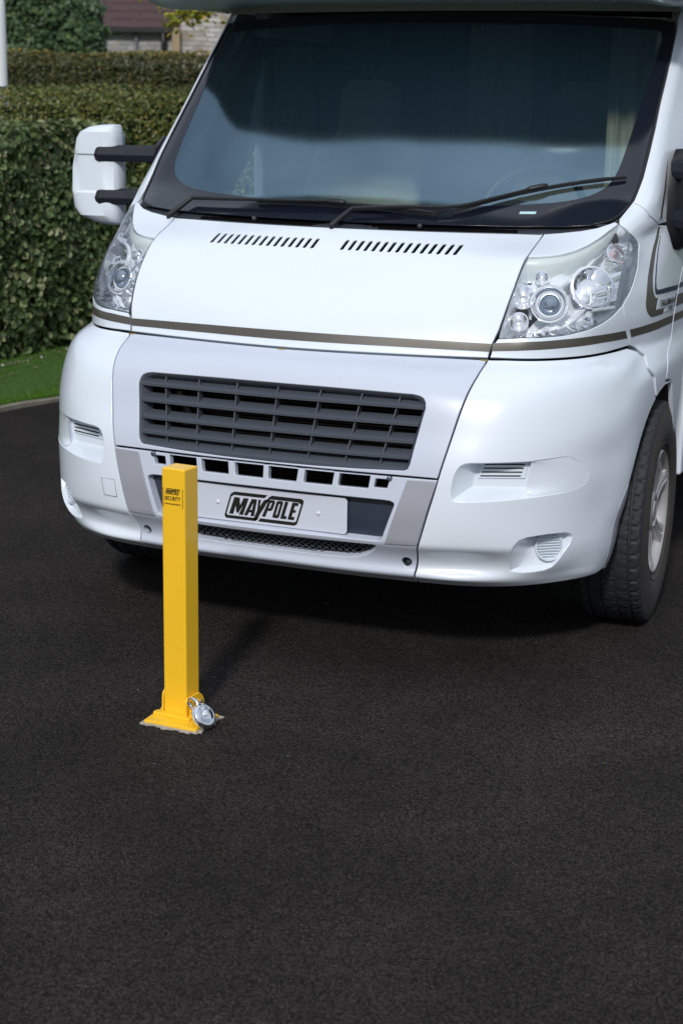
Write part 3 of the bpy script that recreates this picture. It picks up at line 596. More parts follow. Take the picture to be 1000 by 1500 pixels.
# ---------------------------------------------------------------- headlamps
def frame_ax(sg,c,ax):
    a=V3(sg,ax).normalized(); u=Vector((0,0,1)).cross(a).normalized(); v=a.cross(u); return (Vector(c),a,u,v)
def bowl(bm,fr,r,depth,n=40,facet=0.,rim=.004,neck=.012):
    prof=[(r+rim,-.006),(r+rim,.002),(r,.003),(r-.002,0)]
    for t in np.linspace(1,0,12)[1:]: rr=neck+(r-.002-neck)*t; prof.append((rr,-depth*(1-t**1.6)))
    prof.append((.001,-depth))
    O0,Ax,U_,Vv=fr; rows=[]
    for i,(rr,h) in enumerate(prof):
        rows.append([O0+Ax*(h+(facet*((k%2)*2-1)*min(1,rr/r) if 3<i<15 else 0))+(U_*math.cos(2*math.pi*k/n)+Vv*math.sin(2*math.pi*k/n))*rr for k in range(n)])
    loft(bm,rows,True)
def headlamp(sg,m_):
    side=[(.631,1.04),(.636,1.08),(.640,1.12),(.644,1.16),(.646,1.2)]
    out=HL_LOW[:0]+[(.6295,1.018)]+HL_LOW[1:]+HL_OUT[::-1][1:]+HL_UP[::-1][1:]+side[::-1]
    O2=m_(XZ(out)); c0=Vector(A(sg*.78,1.15))
    H=empty('headlight',c0); H.parent=VAN
    def add(name,bm,m,smooth=True,sharp=None,parent=H,**k):
        bmesh.ops.translate(bm,verts=bm.verts,vec=-c0); return bmobj(name,bm,m,parent,smooth,sharp=sharp,**k)
    L=panel('lens',O2,LENS,None,step=(.015,.010),thick=.004,gap=.0012,lip=.003); L.parent=H; L.location=-c0
    # housing shell: walls and a wavy silver back
    bm=bmesh.new(); ring=dense(O2,.014); cs,cz=sx(sg*.785,1.15),1.15
    def ins(f): return [((a-cs)*f+cs,(b-cz)*f+cz) for a,b in ring]
    rows=[]
    for f,d in ((1.0,.004),(.985,.012),(.965,.03),(.95,.07)):
        q=[Vector(S(a,b)-SN(a,b)*d) for a,b in ins(f)]; rows.append(q+[q[0]])
    loft(bm,rows)
    V2,T=cdt2(ins(.95),[],(.012,.009)); vv=[]
    for a,b in V2:
        wv=.012*math.sin(a*70+math.sin(b*60)*1.5)*math.sin(b*85+1.3*math.sin(a*45))
        q_=S(a,b); dd=.066+wv
        if any(math.hypot(abs(q_[0])-x0,b-z0)<r0 for x0,z0,r0 in ((.836,1.158,.060),(.742,1.116,.050),(.662,1.127,.032),(.668,1.060,.025),(.872,1.25,.028))): dd=.125
        vv.append(bm.verts.new(q_-SN(a,b)*dd))
    for t in T: bm.faces.new([vv[i] for i in t])
    add('housing',bm,HOUSE)
    # pale ledge along the top edge
    bm=bmesh.new(); up=XZ(HL_UP); lo=XZ([(.646,1.216),(.68,1.214),(.715,1.215),(.746,1.219),(.775,1.229),(.802,1.244),(.826,1.264),(.848,1.292),(.868,1.322)])
    P0=[Vector(A(sg*x,z,-.006)) for x,z in HL_UP]; l0=[(.647,1.228),(.682,1.228),(.716,1.230),(.748,1.235),(.779,1.245),(.806,1.260),(.830,1.280),(.851,1.306),(.868,1.330)]
    P1=[Vector(A(sg*x,z,-.014)) for x,z in l0]; P2=[Vector(A(sg*x,z-.002,-.085)) for x,z in l0]
    loft(bm,[P0,P1,P2]); add('upper_ledge',bm,mat('ledge_grey',(.60,.67,.68),.35) if 'ledge_grey' not in bpy.data.materials else bpy.data.materials['ledge_grey'])
    ax=(.40,-.90,.10)
    def at_(x,z,dy): p=A(sg*x,z); return (p[0],p[1]+dy,p[2])
    # main reflector
    fr=frame_ax(sg,at_(.836,1.155,.078),(.40,-.82,.40)); bm=bmesh.new(); bowl(bm,fr,.060,.050,48,.0012); R1=add('reflector',bm,REFL,sharp=50)
    bm=bmesh.new(); lathe(bm,[(.0150,-.05),(.0150,-.036),(.012,-.030),(.001,-.028)],20,frame=fr); O0,Ax,U_,Vv=fr; tube(bm,[O0-Vv*.05-Ax*.03,O0-Ax*.028],.0035,8); add('bulb_shield',bm,SATIN,sharp=40)
    for dr,h in ((.066,-.005),):
        bm=bmesh.new(); lathe(bm,[(dr-.003,h-.004),(dr-.002,h+.001),(dr+.002,h+.001),(dr+.003,h-.006)],48,frame=fr); add('bezel',bm,SATIN,sharp=45)
    # projector lamp
    fr=frame_ax(sg,at_(.742,1.114,.050),(.22,-.91,.34)); bm=bmesh.new(); bowl(bm,fr,.048,.030,40,.0,neck=.030); add('reflector',bm,REFL,sharp=50)
    bm=bmesh.new(); lathe(bm,[(.033,-.030),(.033,-.016),(.031,-.008),(.026,.000),(.018,.006),(.009,.009),(.001,.010)],28,frame=fr); add('projector_lens',bm,mat('projector_glass',(.35,.42,.5),.04,.9) if 'projector_glass' not in bpy.data.materials else bpy.data.materials['projector_glass'])
    for r_,h in ((.037,-.018),(.0560,-.006)):
        bm=bmesh.new(); lathe(bm,[(r_-.002,h-.004),(r_-.002,h+.002),(r_+.002,h+.003),(r_+.003,h-.006)],44,frame=fr); add('bezel',bm,SATIN,sharp=45)
    # inner small reflector and indicator
    fr=frame_ax(sg,at_(.662,1.127,.052),(.15,-.90,.40)); bm=bmesh.new(); bowl(bm,fr,.034,.03,28,.0012,neck=.01); add('reflector',bm,REFL,sharp=50)
    fr=frame_ax(sg,at_(.668,1.060,.044),(.15,-.92,.36)); bm=bmesh.new(); bowl(bm,fr,.026,.02,24,.0012,neck=.006); add('reflector',bm,REFL,sharp=50)
    fr=frame_ax(sg,at_(.700,1.184,.050),(.15,-.80,.5)); bm=bmesh.new(); bowl(bm,fr,.019,.015,20,.0,neck=.006); add('reflector',bm,REFL,sharp=50)
    fr=frame_ax(sg,at_(.872,1.250,.050),(.55,-.65,.5)); bm=bmesh.new(); bowl(bm,fr,.028,.03,32,.0008,neck=.014); add('reflector',bm,REFL,sharp=50)
    bm=bmesh.new(); lathe(bm,[(.016,-.03),(.016,-.012),(.012,-.003),(.001,.001)],18,frame=fr); add('indicator_bulb',bm,CREAM)
    # fluted chrome strip along the bottom
    bm=bmesh.new(); rows=[[],[],[]]
    xs=np.linspace(.655,.885,70)
    for i,x in enumerate(xs):
        z0=float(np.interp(x,[.63,.75,.81,.864,.896],[1.022,1.028,1.033,1.046,1.063])); b=.006*math.sin(i*.9)
        rows[0].append(Vector(A(sg*x,z0,-.008))); rows[1].append(Vector(A(sg*x,z0+.008,-.028+b))); rows[2].append(Vector(A(sg*x,z0+.022,-.052+b)))
    loft(bm,rows); add('lower_reflector',bm,REFL)
    bm=bmesh.new(); rows=[[],[]]
    for i,t in enumerate(np.linspace(0,1,40)):
        x=.905-.01*t*t; z=1.09+.20*t; b=.005*math.sin(i*.9); rows[0].append(Vector(A(sg*(x+.008),z,-.010))); rows[1].append(Vector(A(sg*(x-.020),z,-.048+b)))
    loft(bm,rows); add('outer_reflector',bm,REFL)
bothsides(headlamp)

# ---------------------------------------------------------------- number plate with its emblem
def rrect(w,h,r,n=5):
    L=[]
    for cx,cy,a0 in ((w/2-r,h/2-r,0),(-w/2+r,h/2-r,90),(-w/2+r,-h/2+r,180),(w/2-r,-h/2+r,270)):
        for k in range(n+1): a=R_(a0+90*k/n); L.append((cx+r*math.cos(a),cy+r*math.sin(a)))
    return L
UX,UZ,UN=Vector((1,0,0)),Vector((0,0,1)),Vector((0,-1,0))
plt=empty('number_plate',(0,-.002,.489)); plt.parent=VAN
bm=bmesh.new(); prism(bm,rrect(.524,.111,.012),0,Vector((0,0,0)),UX,UZ,UN,.0035); bmobj('plate',bm,PLATE,plt,bevel=.0006)
for x in (-.1685,.1685):
    bm=bmesh.new(); lathe(bm,[(.0062,.0034),(.0062,.0055),(.004,.0072),(.001,.0078)],14,frame=(Vector((x,0,0)),UN,UX,UZ)); bmobj('screw',bm,mat('screw_cap',(.72,.74,.78),.3) if 'screw_cap' not in bpy.data.materials else bpy.data.materials['screw_cap'],plt,True)
def emblem(bm,P0,U,V,N,W,Hh,d=.0006):
    """slanted block-letter emblem: W wide, Hh tall, built in a skewed unit square (a across, b up)"""
    sk=.30*Hh/W*1.0
    def T(a,b): return ((a-.5)*(W-.30*Hh)+(b-.5)*.30*Hh,(b-.5)*Hh)
    def poly(L,holes=()):
        vs,fs=cdt2([T(*p) for p in L],[[T(*p) for p in h] for h in holes],None); q=[bm.verts.new(P0+U*x+V*y+N*d) for x,y in vs]
        for f in fs: 
            try: bm.faces.new([q[i] for i in f])
            except ValueError: pass
    # frames (left half and right half, split by the slanted gap)
    poly([(.0,.10),(.03,.0),(.425,.0),(.455,.115),(.04,.115),(.022,.17),(.022,.80),(.05,.875),(.470,.875),(.500,1.0),(.05,1.0),(.012,.94),(.0,.86)])
    poly([(.475,0),(.96,0),(.99,.04),(1.0,.12),(1.0,.90),(.985,.97),(.955,1.0),(.56,1.0),(.525,.93),(.500,.70),(.520,.70),(.545,.86),(.93,.86),(.975,.80),(.975,.17),(.955,.125),(.490,.125)])
    b0,b1=.17,.80
    f=lambda x,y,y0=b0,y1=b1:(x,y0+(y1-y0)*y)
    poly([f(*p) for p in ((.055,0),(.115,0),(.115,.52),(.150,.10),(.178,.10),(.215,.60),(.190,0),(.250,0),(.262,1),(.195,1),(.172,.55),(.140,1),(.065,1))])
    poly([f(*p) for p in ((.262,0),(.310,0),(.318,.20),(.352,.20),(.350,0),(.402,0),(.378,1),(.305,1))],[[f(*p) for p in ((.322,.36),(.349,.36),(.343,.80))]])
    poly([(.395,.80),(.432,.80),(.440,.55),(.470,.80),(.520,.86),(.535,.86),(.500,.50),(.470,.25),(.462,.06),(.435,.0),(.405,.0),(.408,.15),(.420,.40)])
    c0,c1=.20,.84; g=lambda x,y:(x,c0+(c1-c0)*y)
    poly([g(*p) for p in ((.505,0),(.553,0),(.560,.36),(.600,.36),(.622,.46),(.628,.90),(.610,1),(.535,1))],[[g(*p) for p in ((.562,.52),(.582,.52),(.588,.84),(.568,.84))]])
    poly([g(*p) for p in ((.645,.06),(.662,0),(.715,0),(.735,.06),(.735,.94),(.718,1),(.665,1),(.645,.94))],[[g(*p) for p in ((.682,.18),(.700,.18),(.700,.82),(.682,.82))]])
    poly([g(*p) for p in ((.755,0),(.835,0),(.835,.18),(.800,.18),(.800,1),(.755,1))])
    poly([g(*p) for p in ((.855,0),(.940,0),(.940,.18),(.900,.18),(.900,.42),(.932,.42),(.932,.58),(.900,.58),(.900,.82),(.940,.82),(.940,1),(.855,1))])
bm=bmesh.new(); emblem(bm,Vector((-.0125,0,-.0045)),UX,UZ,UN,.272,.086,.0042); bmobj('emblem',bm,INK,plt,fix=False)

# ---------------------------------------------------------------- wheels
def wheel(sg):
    c=Vector((sg*.900,ARC_Y+.015,.374)); Wh=empty('wheel',c); Wh.parent=VAN; Wh.rotation_euler=(0,0,R_(3.2))
    X=Vector((sg,0,0)); Y=Vector((0,1,0)); Z=Vector((0,0,1)); Rr=.374; n=288
    gro=(-.066,-.024,.024,.066); prof=[]; h=-.098
    prof=[(.205,.085,0),(.222,.098,0),(.250,.110,0),(.285,.1135,0),(.325,.109,0),(.347,.1035,0)]
    pts=[]   # (r, axial, blockrow)
    for a in (.100,.096,.088,.078): pts.append((Rr-{.100:.010,.096:.005,.088:.002,.078:.0008}[a],a,1))
    for g in (.066,.024,-.024,-.066):
        pts+=[(Rr-.0006,g+.0055,2),(Rr-.0075,g+.0035,0),(Rr-.0075,g-.0035,0),(Rr-.0006,g-.0055,2)]
        if g>-.06: pts.append((Rr,g-.021,2))
    for a in (-.078,-.088,-.096,-.100): pts.append((Rr-{.100:.010,.096:.005,.088:.002,.078:.0008}[-a],a,1))
    allp=prof+pts+[(r,-a,b) for r,a,b in prof[::-1]]
    rows=[]
    for r,a,b in allp:
        row=[]
        for k in range(n):
            d=0; ph=(k+int(3*math.sin(a*60)))%6
            if b==1 and ph==0: d=.007
            if b==2 and ph==3: d=.005
            t=2*math.pi*k/n; row.append(X*a+(Y*math.cos(t)+Z*math.sin(t))*(r-d))
        rows.append(row)
    bm=bmesh.new(); loft(bm,rows,True); o=bmobj('tyre',bm,RUBBER,Wh,True,sharp=30)
    o.data.materials.append(SIDEW)
    for p in o.data.polygons:
        m=p.center; 
        if math.hypot(m.y,m.z)<.348: p.material_index=1
    # raised rings and lettering band on the sidewall
    bm=bmesh.new()
    for r_,a in ((.232,.1035),(.327,.1065)): lathe(bm,[(r_-.0018,a-.002),(r_-.001,a+.0022),(r_+.001,a+.0022),(r_+.0018,a-.002)],96,frame=(Vector((0,0,0)),X,Y,Z))
    bmobj('sidewall_ring',bm,SIDEW,Wh,True)
    rim=empty('wheel_cover',(0,0,0)); rim.parent=Wh
    bm=bmesh.new(); lathe(bm,[(.206,.070),(.208,.096),(.204,.101),(.198,.098),(.190,.086),(.182,.060),(.180,.03)],72,frame=(Vector((0,0,0)),X,Y,Z)); bmobj('rim_edge',bm,ALLOY,rim,True,sharp=40)
    bm=bmesh.new(); lathe(bm,[(.186,.040),(.08,.030),(.001,.030)],48,frame=(Vector((0,0,0)),X,Y,Z)); bmobj('brake_backing',bm,BLACK,rim,True)
    bm=bmesh.new(); lathe(bm,[(.070,.035),(.070,.074),(.064,.084),(.052,.088),(.046,.083),(.034,.083),(.030,.089),(.001,.091)],48,frame=(Vector((0,0,0)),X,Y,Z)); bmobj('hub_cap',bm,ALLOY,rim,True,sharp=35)
    for k in range(6):
        t=2*math.pi*k/6+.42; d=Y*math.cos(t)+Z*math.sin(t); e=-Y*math.sin(t)+Z*math.cos(t); bm=bmesh.new(); rws=[]
        for r_,hw,top in ((.060,.022,.080),(.085,.021,.083),(.12,.022,.084),(.155,.026,.087),(.180,.033,.093),(.195,.040,.096)):
            rws.append([d*r_+e*hw+X*(top-.035),d*r_+e*hw+X*(top-.004),d*r_+e*(hw-.006)+X*top,d*r_+e*.006+X*(top+.001),d*r_+e*.0035+X*(top-.004),d*r_-e*.0035+X*(top-.004),d*r_-e*.006+X*(top+.001),d*r_-e*(hw-.006)+X*top,d*r_-e*hw+X*(top-.004),d*r_-e*hw+X*(top-.035)])
        loft(bm,rws); bmobj('spoke',bm,ALLOY,rim,True,sharp=30)
    # wheel well
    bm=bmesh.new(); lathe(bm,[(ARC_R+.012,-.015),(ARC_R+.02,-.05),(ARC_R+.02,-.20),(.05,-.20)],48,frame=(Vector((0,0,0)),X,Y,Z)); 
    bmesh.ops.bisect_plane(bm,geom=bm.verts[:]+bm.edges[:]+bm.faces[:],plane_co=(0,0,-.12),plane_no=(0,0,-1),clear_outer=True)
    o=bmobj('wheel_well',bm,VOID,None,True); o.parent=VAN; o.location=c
for sg in (1,-1): wheel(sg)

# ---------------------------------------------------------------- door mirrors
def door_mirror(sg):
    c=Vector((sg*1.0,1.10,1.42)); Mr=empty('door_mirror',c); Mr.parent=VAN
    rowsd=[(75,350,430),(82,300,440),(100,225,452),(140,163,463),(200,128,467),(300,110,470),(330,108,470),(345,106,472),(450,87,484),(650,81,488),(672,82,486),(690,84,485),(800,98,482),(870,145,478),(920,240,474),(945,320,466),(957,360,450)]
    rows=[]; 
    for i,(Y_,xa,xb) in enumerate(rowsd):
        z=1.600-(Y_-75)*.000417; x0=1.288-(90+.17*xa-105)*.00299; x1=1.288-(90+.17*xb-105)*.00299
        w_=x0-x1; cx=(x0+x1)/2; row=[]; edge=min(1,min(i,len(rowsd)-1-i)/4+.25)
        ins=.006 if 7<=i<=9 else 0
        for t in np.linspace(0,2*math.pi,28,endpoint=False):
            ex=abs(math.cos(t))**.62*math.copysign(1,math.cos(t)); ey=abs(math.sin(t))**.62*math.copysign(1,math.sin(t))
            yy=1.04-.060*edge*max(ey,0)-.052*min(ey,0)*-1*-1 if False else 1.04-(.066*edge*ey if ey>0 else .045*ey)
            row.append(Vector((sg*(cx+w_/2*ex),yy+(ins if ey>.2 and abs(ex)<.85 else 0),z))-c)
        rows.append(row)
    bm=bmesh.new(); R=loft(bm,rows,True); bm.faces.new(R[0][::-1]); bm.faces.new(R[-1]); bmobj('housing',bm,WHITE,Mr,True,sharp=32)
    bm=bmesh.new(); box(bm,Vector((sg*1.19,1.088,1.42))-c,(.17,.004,.29)); bmobj('mirror_glass',bm,CHROME,Mr,bevel=.002)
    for z,h in ((1.497,.030),(1.340,.030)):
        bm=bmesh.new(); rws=[]
        for x,y,k in ((1.172,.980,.9),(1.155,.975,1),(1.06,1.0,1),(.955,1.05,1.05)):
            rws.append([Vector((sg*x,y,z-h*k))-c,Vector((sg*x,y-.012,z-h*.2))-c,Vector((sg*(x-.006),y-.004,z+h*.75*k))-c,Vector((sg*x,y+.03,z+h*k))-c,Vector((sg*x,y+.05,z-h*k))-c])
        R=loft(bm,rws,True); bm.faces.new(R[0][::-1]); bm.faces.new(R[-1]); bmobj('arm',bm,ARM,Mr,bevel=.003)
    bm=bmesh.new(); rws=[]
    for z,f in ((1.225,.4),(1.24,.8),(1.30,1),(1.42,1),(1.52,.85),(1.56,.4)):
        rws.append([Vector((sg*(.950+.055*f*math.cos(t)*(1 if math.cos(t)>0 else .1)),1.16+.13*f*math.sin(t),z))-c for t in np.linspace(0,2*math.pi,20,endpoint=False)])
    R=loft(bm,rws,True); bm.faces.new(R[0][::-1]); bm.faces.new(R[-1]); bmobj('mounting_foot',bm,BLACK,Mr,True,sharp=60)
for sg in (1,-1): door_mirror(sg)

# ---------------------------------------------------------------- doors, cab, body and overcab
def sides(sg,m_):
    dr=[(S_DOOR+.003,1.30),(S_DOOR+.013,1.20),(S_DOOR+.018,1.10),(S_DOOR+.013,1.0),(S_DOOR+.003,.9),(S_DOOR+.003,.83)]
    D=panel('door',m_(dr+[(1.70,.815),(1.88,.60),(1.88,1.32),(1.62,1.325)]),WHITE,VAN,step=(.03,.03))
    panel('door_stripe',m_([(1.617,.996),(1.88,.996),(1.88,1.022),(1.617,1.022)]),TRIM,D,off=.0009,gap=0,lip=.0002,thick=.0008,step=(.03,.02))
    panel('door_stripe',m_([(1.617,1.046),(1.88,1.046),(1.88,1.084),(1.617,1.084)]),TRIM,D,off=.0009,gap=0,lip=.0002,thick=.0008,step=(.03,.02))
    panel('door_stripe',m_([(1.617,1.104),(1.88,1.104),(1.88,1.120),(1.617,1.120)]),DNAVY,D,off=.0009,gap=0,lip=.0002,thick=.0008,step=(.03,.02))
    panel('side_window',m_([(1.54,1.335),(1.88,1.335),(1.88,1.93),(1.42,1.93),(1.40,1.85),(1.41,1.7),(1.44,1.55),(1.475,1.45)]),SGLASS,D,off=-.006,step=(.04,.04),thick=.004)
    panel('window_frame',m_([(1.40,1.325),(1.58,1.325),(1.53,1.45),(1.48,1.55),(1.45,1.7),(1.44,1.85),(1.46,1.90),(1.88,1.90),(1.88,2.02),(1.28,2.02),(1.29,1.7),(1.32,1.5)]),BLACK,D,off=-.022,gap=0,lip=.0005,thick=.01,step=(.03,.03))
    # cab side behind the surfaced nose, then the wider coachbuilt body
    bm=bmesh.new(); a=S(1.88*sg,1.0); box(bm,(sg*.955,1.90,.86),(.06,1.04,.90)); bmobj('cab_side',bm,WHITE,VAN,bevel=.01)
    bm=bmesh.new(); box(bm,(sg*.958,2.19,1.62),(.050,.50,.70)); bmobj('cab_quarter_panel',bm,WHITE,VAN,bevel=.01)
    bm=bmesh.new(); box(bm,(sg*.925,2.18,1.60),(.010,.48,.80)); bmobj('quarter_trim',bm,BLACK,VAN)
    bm=bmesh.new(); box(bm,(sg*.82,2.05,1.985),(.06,.76,.10)); bmobj('cab_roof_rail',bm,WHITE,VAN,bevel=.01)
bothsides(sides)
bm=bmesh.new(); box(bm,(0,4.68,1.28),(2.26,4.5,1.75)); bmobj('coach_body',bm,WHITE,VAN,bevel=.04,seg=3)
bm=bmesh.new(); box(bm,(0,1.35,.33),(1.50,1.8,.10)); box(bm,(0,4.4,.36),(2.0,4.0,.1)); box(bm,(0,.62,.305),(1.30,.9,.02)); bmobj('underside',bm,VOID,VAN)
for sg in (1,-1):
    bm=bmesh.new(); lathe(bm,[(.001,.11),(.2,.10),(.22,.11),(.33,.11),(.362,.09),(.362,-.09),(.33,-.11),(.001,-.1)],64,frame=(Vector((sg*.95,5.0,.364)),Vector((sg,0,0)),Vector((0,1,0)),Vector((0,0,1)))); bmobj('rear_wheel',bm,RUBBER,VAN,True,sharp=35)
# overcab: rounded shell whose underside overhangs the windscreen
EDGE=[(0,.945),(.38,.962),(.60,.995),(.80,1.05),(.93,1.125),(1.02,1.23),(1.065,1.38),(1.08,1.60),(1.08,1.9),(1.08,6.9)]
E_=crom(EDGE,5); E_=[(-x,y) for x,y in E_[::-1]]+E_[1:]
def offs(L,d):
    o=[]
    for i,(x,y) in enumerate(L):
        a=np.array(L[max(0,i-1)]);b=np.array(L[min(len(L)-1,i+1)]); t=b-a; t/=np.hypot(*t); o.append((x+t[1]*d,y-t[0]*d))
    return o
def zl(x): a=abs(x); return 2.040-.030*min(1,max(0,(a-.80)/.10))+.16*max(0,a-.90)
bm=bmesh.new(); rows=[]; RR=.075
for i in range(9):
    a=i/8*math.pi/2; L=offs(E_,RR*math.sin(a)); rows.append([Vector((x,y,zl(E_[k][0])+RR*(1-math.cos(a)))) for k,(x,y) in enumerate(L)])
for zt,dx in ((2.30,.085),(2.60,.03),(2.80,-.10),(2.86,-.20)): rows.append([Vector((x,y+ (zt-2.1)*.25 if y<1.5 else y,zt)) for x,y in offs(E_,dx)])
rows.append([Vector((x*.3,max(y,2.0),2.88)) for x,y in E_])
loft(bm,rows)
under=[[Vector((x,y,zl(x))) for x,y in E_],[Vector((x*.965,max(y+.03,y),zl(x*.965))) for x,y in E_],[Vector((x*.80,1.375+.16*(x/.86)**2*.64+(max(0,y-1.6)),zl(x*.80))) for x,y in E_]]
loft(bm,under); bmesh.ops.remove_doubles(bm,verts=bm.verts,dist=.0003)
OV=bmobj('overcab',bm,LUT,VAN,True,sharp=60)
bm=bmesh.new(); loft(bm,[[A(x,2.013,.001) for x in np.linspace(-.86,.86,50)],[A(x,2.019,.006) for x in np.linspace(-.865,.865,50)],[A(x,2.027,.006) for x in np.linspace(-.87,.87,50)],[A(x,2.029,.012) for x in np.linspace(-.872,.872,50)],[A(x,2.0405,.014) for x in np.linspace(-.875,.875,50)],[A(x,2.048,.06) for x in np.linspace(-.88,.88,50)]]); bmobj('header_panel',bm,HEADR,VAN,True)
for sg in (1,-1):
    bm=bmesh.new(); tube(bm,[Vector((sg*.868,1.47,2.018)),Vector((sg*.874,1.40,2.034)),Vector((sg*.90,1.25,2.042)),Vector((sg*.95,1.17,2.055))],.005,6); bmobj('joint_strip',bm,WHITE,OV,True)
# cab interior
IN=empty('cab_interior',(0,1.2,1.0)); IN.parent=VAN
def inn(name,bm,m,**k): bmesh.ops.translate(bm,verts=bm.verts,vec=-IN.location); return bmobj(name,bm,m,IN,**k)
bm=bmesh.new(); rows=[]
for y,z in ((.70,1.32),(.80,1.335),(1.00,1.345),(1.12,1.335),(1.17,1.28),(1.16,1.0)): rows.append([Vector((x,y+.12*(x/.85)**2+(0),z+(.035*math.exp(-((x-.42)/.2)**2)*(1 if .9<y<1.15 else 0)))) for x in np.linspace(-.83,.83,40)])
loft(bm,rows); inn('dashboard',bm,DASH,smooth=True,sharp=50)
bm=bmesh.new(); t_=np.linspace(0,2*math.pi,37)[:-1]; cw_=Vector((.42,1.28,1.31)); tu=Vector((1,0,0)); tv=Vector((0,.45,.89)); rows=[]
for a in t_:
    d=tu*math.cos(a)+tv*math.sin(a); nn=tu.cross(tv); rows.append([cw_+d*.19+(d*math.cos(b)+nn*math.sin(b))*.014 for b in np.linspace(0,2*math.pi,9)[:-1]])
rows.append(rows[0]); loft(bm,rows,True); box(bm,cw_,(.34,.03,.05)); inn('steering_wheel',bm,BLACK,smooth=True,sharp=40)
for x in (-.45,.42):
    bm=bmesh.new(); rws=[]
    for z,hw,y in ((.85,.25,1.75),(1.05,.26,1.78),(1.35,.25,1.84),(1.52,.21,1.88),(1.56,.13,1.89),(1.60,.12,1.90),(1.74,.12,1.92),(1.78,.08,1.92)):
        rws.append([Vector((x+hw*abs(math.cos(t))**.6*math.copysign(1,math.cos(t)),y+.07*abs(math.sin(t))**.6*math.copysign(1,math.sin(t)),z)) for t in np.linspace(0,2*math.pi,24,endpoint=False)])
    R=loft(bm,rws,True); bm.faces.new(R[-1]); inn('seat',bm,SEAT if x>0 else BEIGE,smooth=True,sharp=50)
def curtain(x0,x1,y0,y1,z0,z1,m,nf):
    bm=bmesh.new(); rows=[[],[]]
    for t in np.linspace(0,1,nf*8+1):
        x=x0+(x1-x0)*t; y=y0+(y1-y0)*t+.012*math.sin(t*nf*2*math.pi); rows[0].append(Vector((x,y,z0))); rows[1].append(Vector((x+.01*math.sin(t*20),y,z1)))
    loft(bm,rows); inn('curtain',bm,m,smooth=True)
curtain(.62,.84,1.50,1.62,1.25,2.0,BEIGE,5); curtain(-.74,-.62,1.62,1.68,1.50,1.90,mat('pale_curtain',(.13,.19,.165),.9),3); curtain(-.10,.16,2.1,2.1,1.1,2.0,BEIGE,5)
curtain(-.95,-.12,2.3,2.3,1.0,2.02,mat('dark_curtain',(.03,.03,.028),.9),14); curtain(.18,.95,2.3,2.3,1.0,2.02,bpy.data.materials['dark_curtain'],14)
bm=bmesh.new(); box(bm,(0,1.5,.75),(1.7,1.6,.02)); box(bm,(0,2.38,1.4),(1.9,.02,1.4)); box(bm,(0,1.95,2.035),(1.7,.7,.01)); inn('cab_lining',bm,mat('cab_lining',(.035,.032,.03),.9))
for sg in (1,-1):
    bm=bmesh.new(); tube(bm,[A(sg*x,z,-.05) for x,z in ((.84,1.33),(.85,1.45),(.85,1.6),(.845,1.75),(.84,1.88),(.83,1.98))],.033,10); inn('pillar_trim',bm,BLACK,smooth=True)
# model lettering on the wing
def text(name,s,size,P0,U,V,N,m,parent,sxs=1.,shear=0.,bold=0.,off=.001):
    cu=bpy.data.curves.new(name,'FONT'); cu.body=s; cu.size=size; cu.align_x='CENTER'; cu.align_y='CENTER'; cu.shear=shear; cu.offset=bold; cu.fill_mode='FRONT'; cu.resolution_u=3
    to=bpy.data.objects.new('t',cu); dg=bpy.context.evaluated_depsgraph_get(); COL.objects.link(to); dg.update(); me=bpy.data.meshes.new_from_object(to.evaluated_get(dg)); bpy.data.objects.remove(to); bpy.data.curves.remove(cu)
    for v in me.vertices: v.co=P0+U*v.co.x*sxs+V*v.co.y+N*off
    me.name=name; me.materials.clear(); me.materials.append(m); o=bpy.data.objects.new(name,me); COL.objects.link(o)
    if parent: o.parent=parent
    return o
for sg in (1,):
    s0=1.36; 
    panel('name_badge',[(1.366,1.060),(1.366,1.091),(1.588,1.085),(1.588,1.041),(1.462,1.041),(1.462,1.059)],WHITE,VAN,off=.0016,gap=0,lip=.0002,thick=.0008,step=(.02,.012))
    P0=Vector(S(1.475,1.0735)); U=(Vector(S(1.56,1.072))-Vector(S(1.39,1.075))).normalized(); N=Vector(SN(1.475,1.073)); Vv=N.cross(U)
    text('model_name','TALISMAN',.026,P0,U,Vv,N,INK,VAN,1.45,.3,.0010,.005)
    P0=Vector(S(1.525,1.050)); text('model_name','VTEN',.018,P0,U,Vv,N,INK,VAN,1.25,.2,.0007,.005)

# ================================================================ security post and padlock
PX,PY=-.010,-.548; PR=R_(-5)
post=empty('security_post',(PX,PY,0),label='yellow square security post with black lettering bolted to the tarmac',cat='security post'); post.rotation_euler=(0,0,PR)
HW=.0372; HT=.722
bm=bmesh.new(); box(bm,(0,0,.010+(HT-.010)/2),(HW*2,.068,HT-.010)); bmobj('post',bm,YEL,post,bevel=.0045,seg=3)
for f in post.children: pass
BP=[(-.058,-.104),(.108,-.096),(.100,.036),(-.072,.030)]
bm=bmesh.new(); prism(bm,BP,0,Vector((0,0,.003)),Vector((1,0,0)),Vector((0,1,0)),Vector((0,0,1)),.009); bmesh.ops.remove_doubles(bm,verts=bm.verts,dist=.0001); bmobj('base_plate',bm,YEL,post,bevel=.002)
bm=bmesh.new(); box(bm,(0,-.045,.016),(.120,.020,.008)); bmobj('hinge_strip',bm,YEL,post,bevel=.0015)
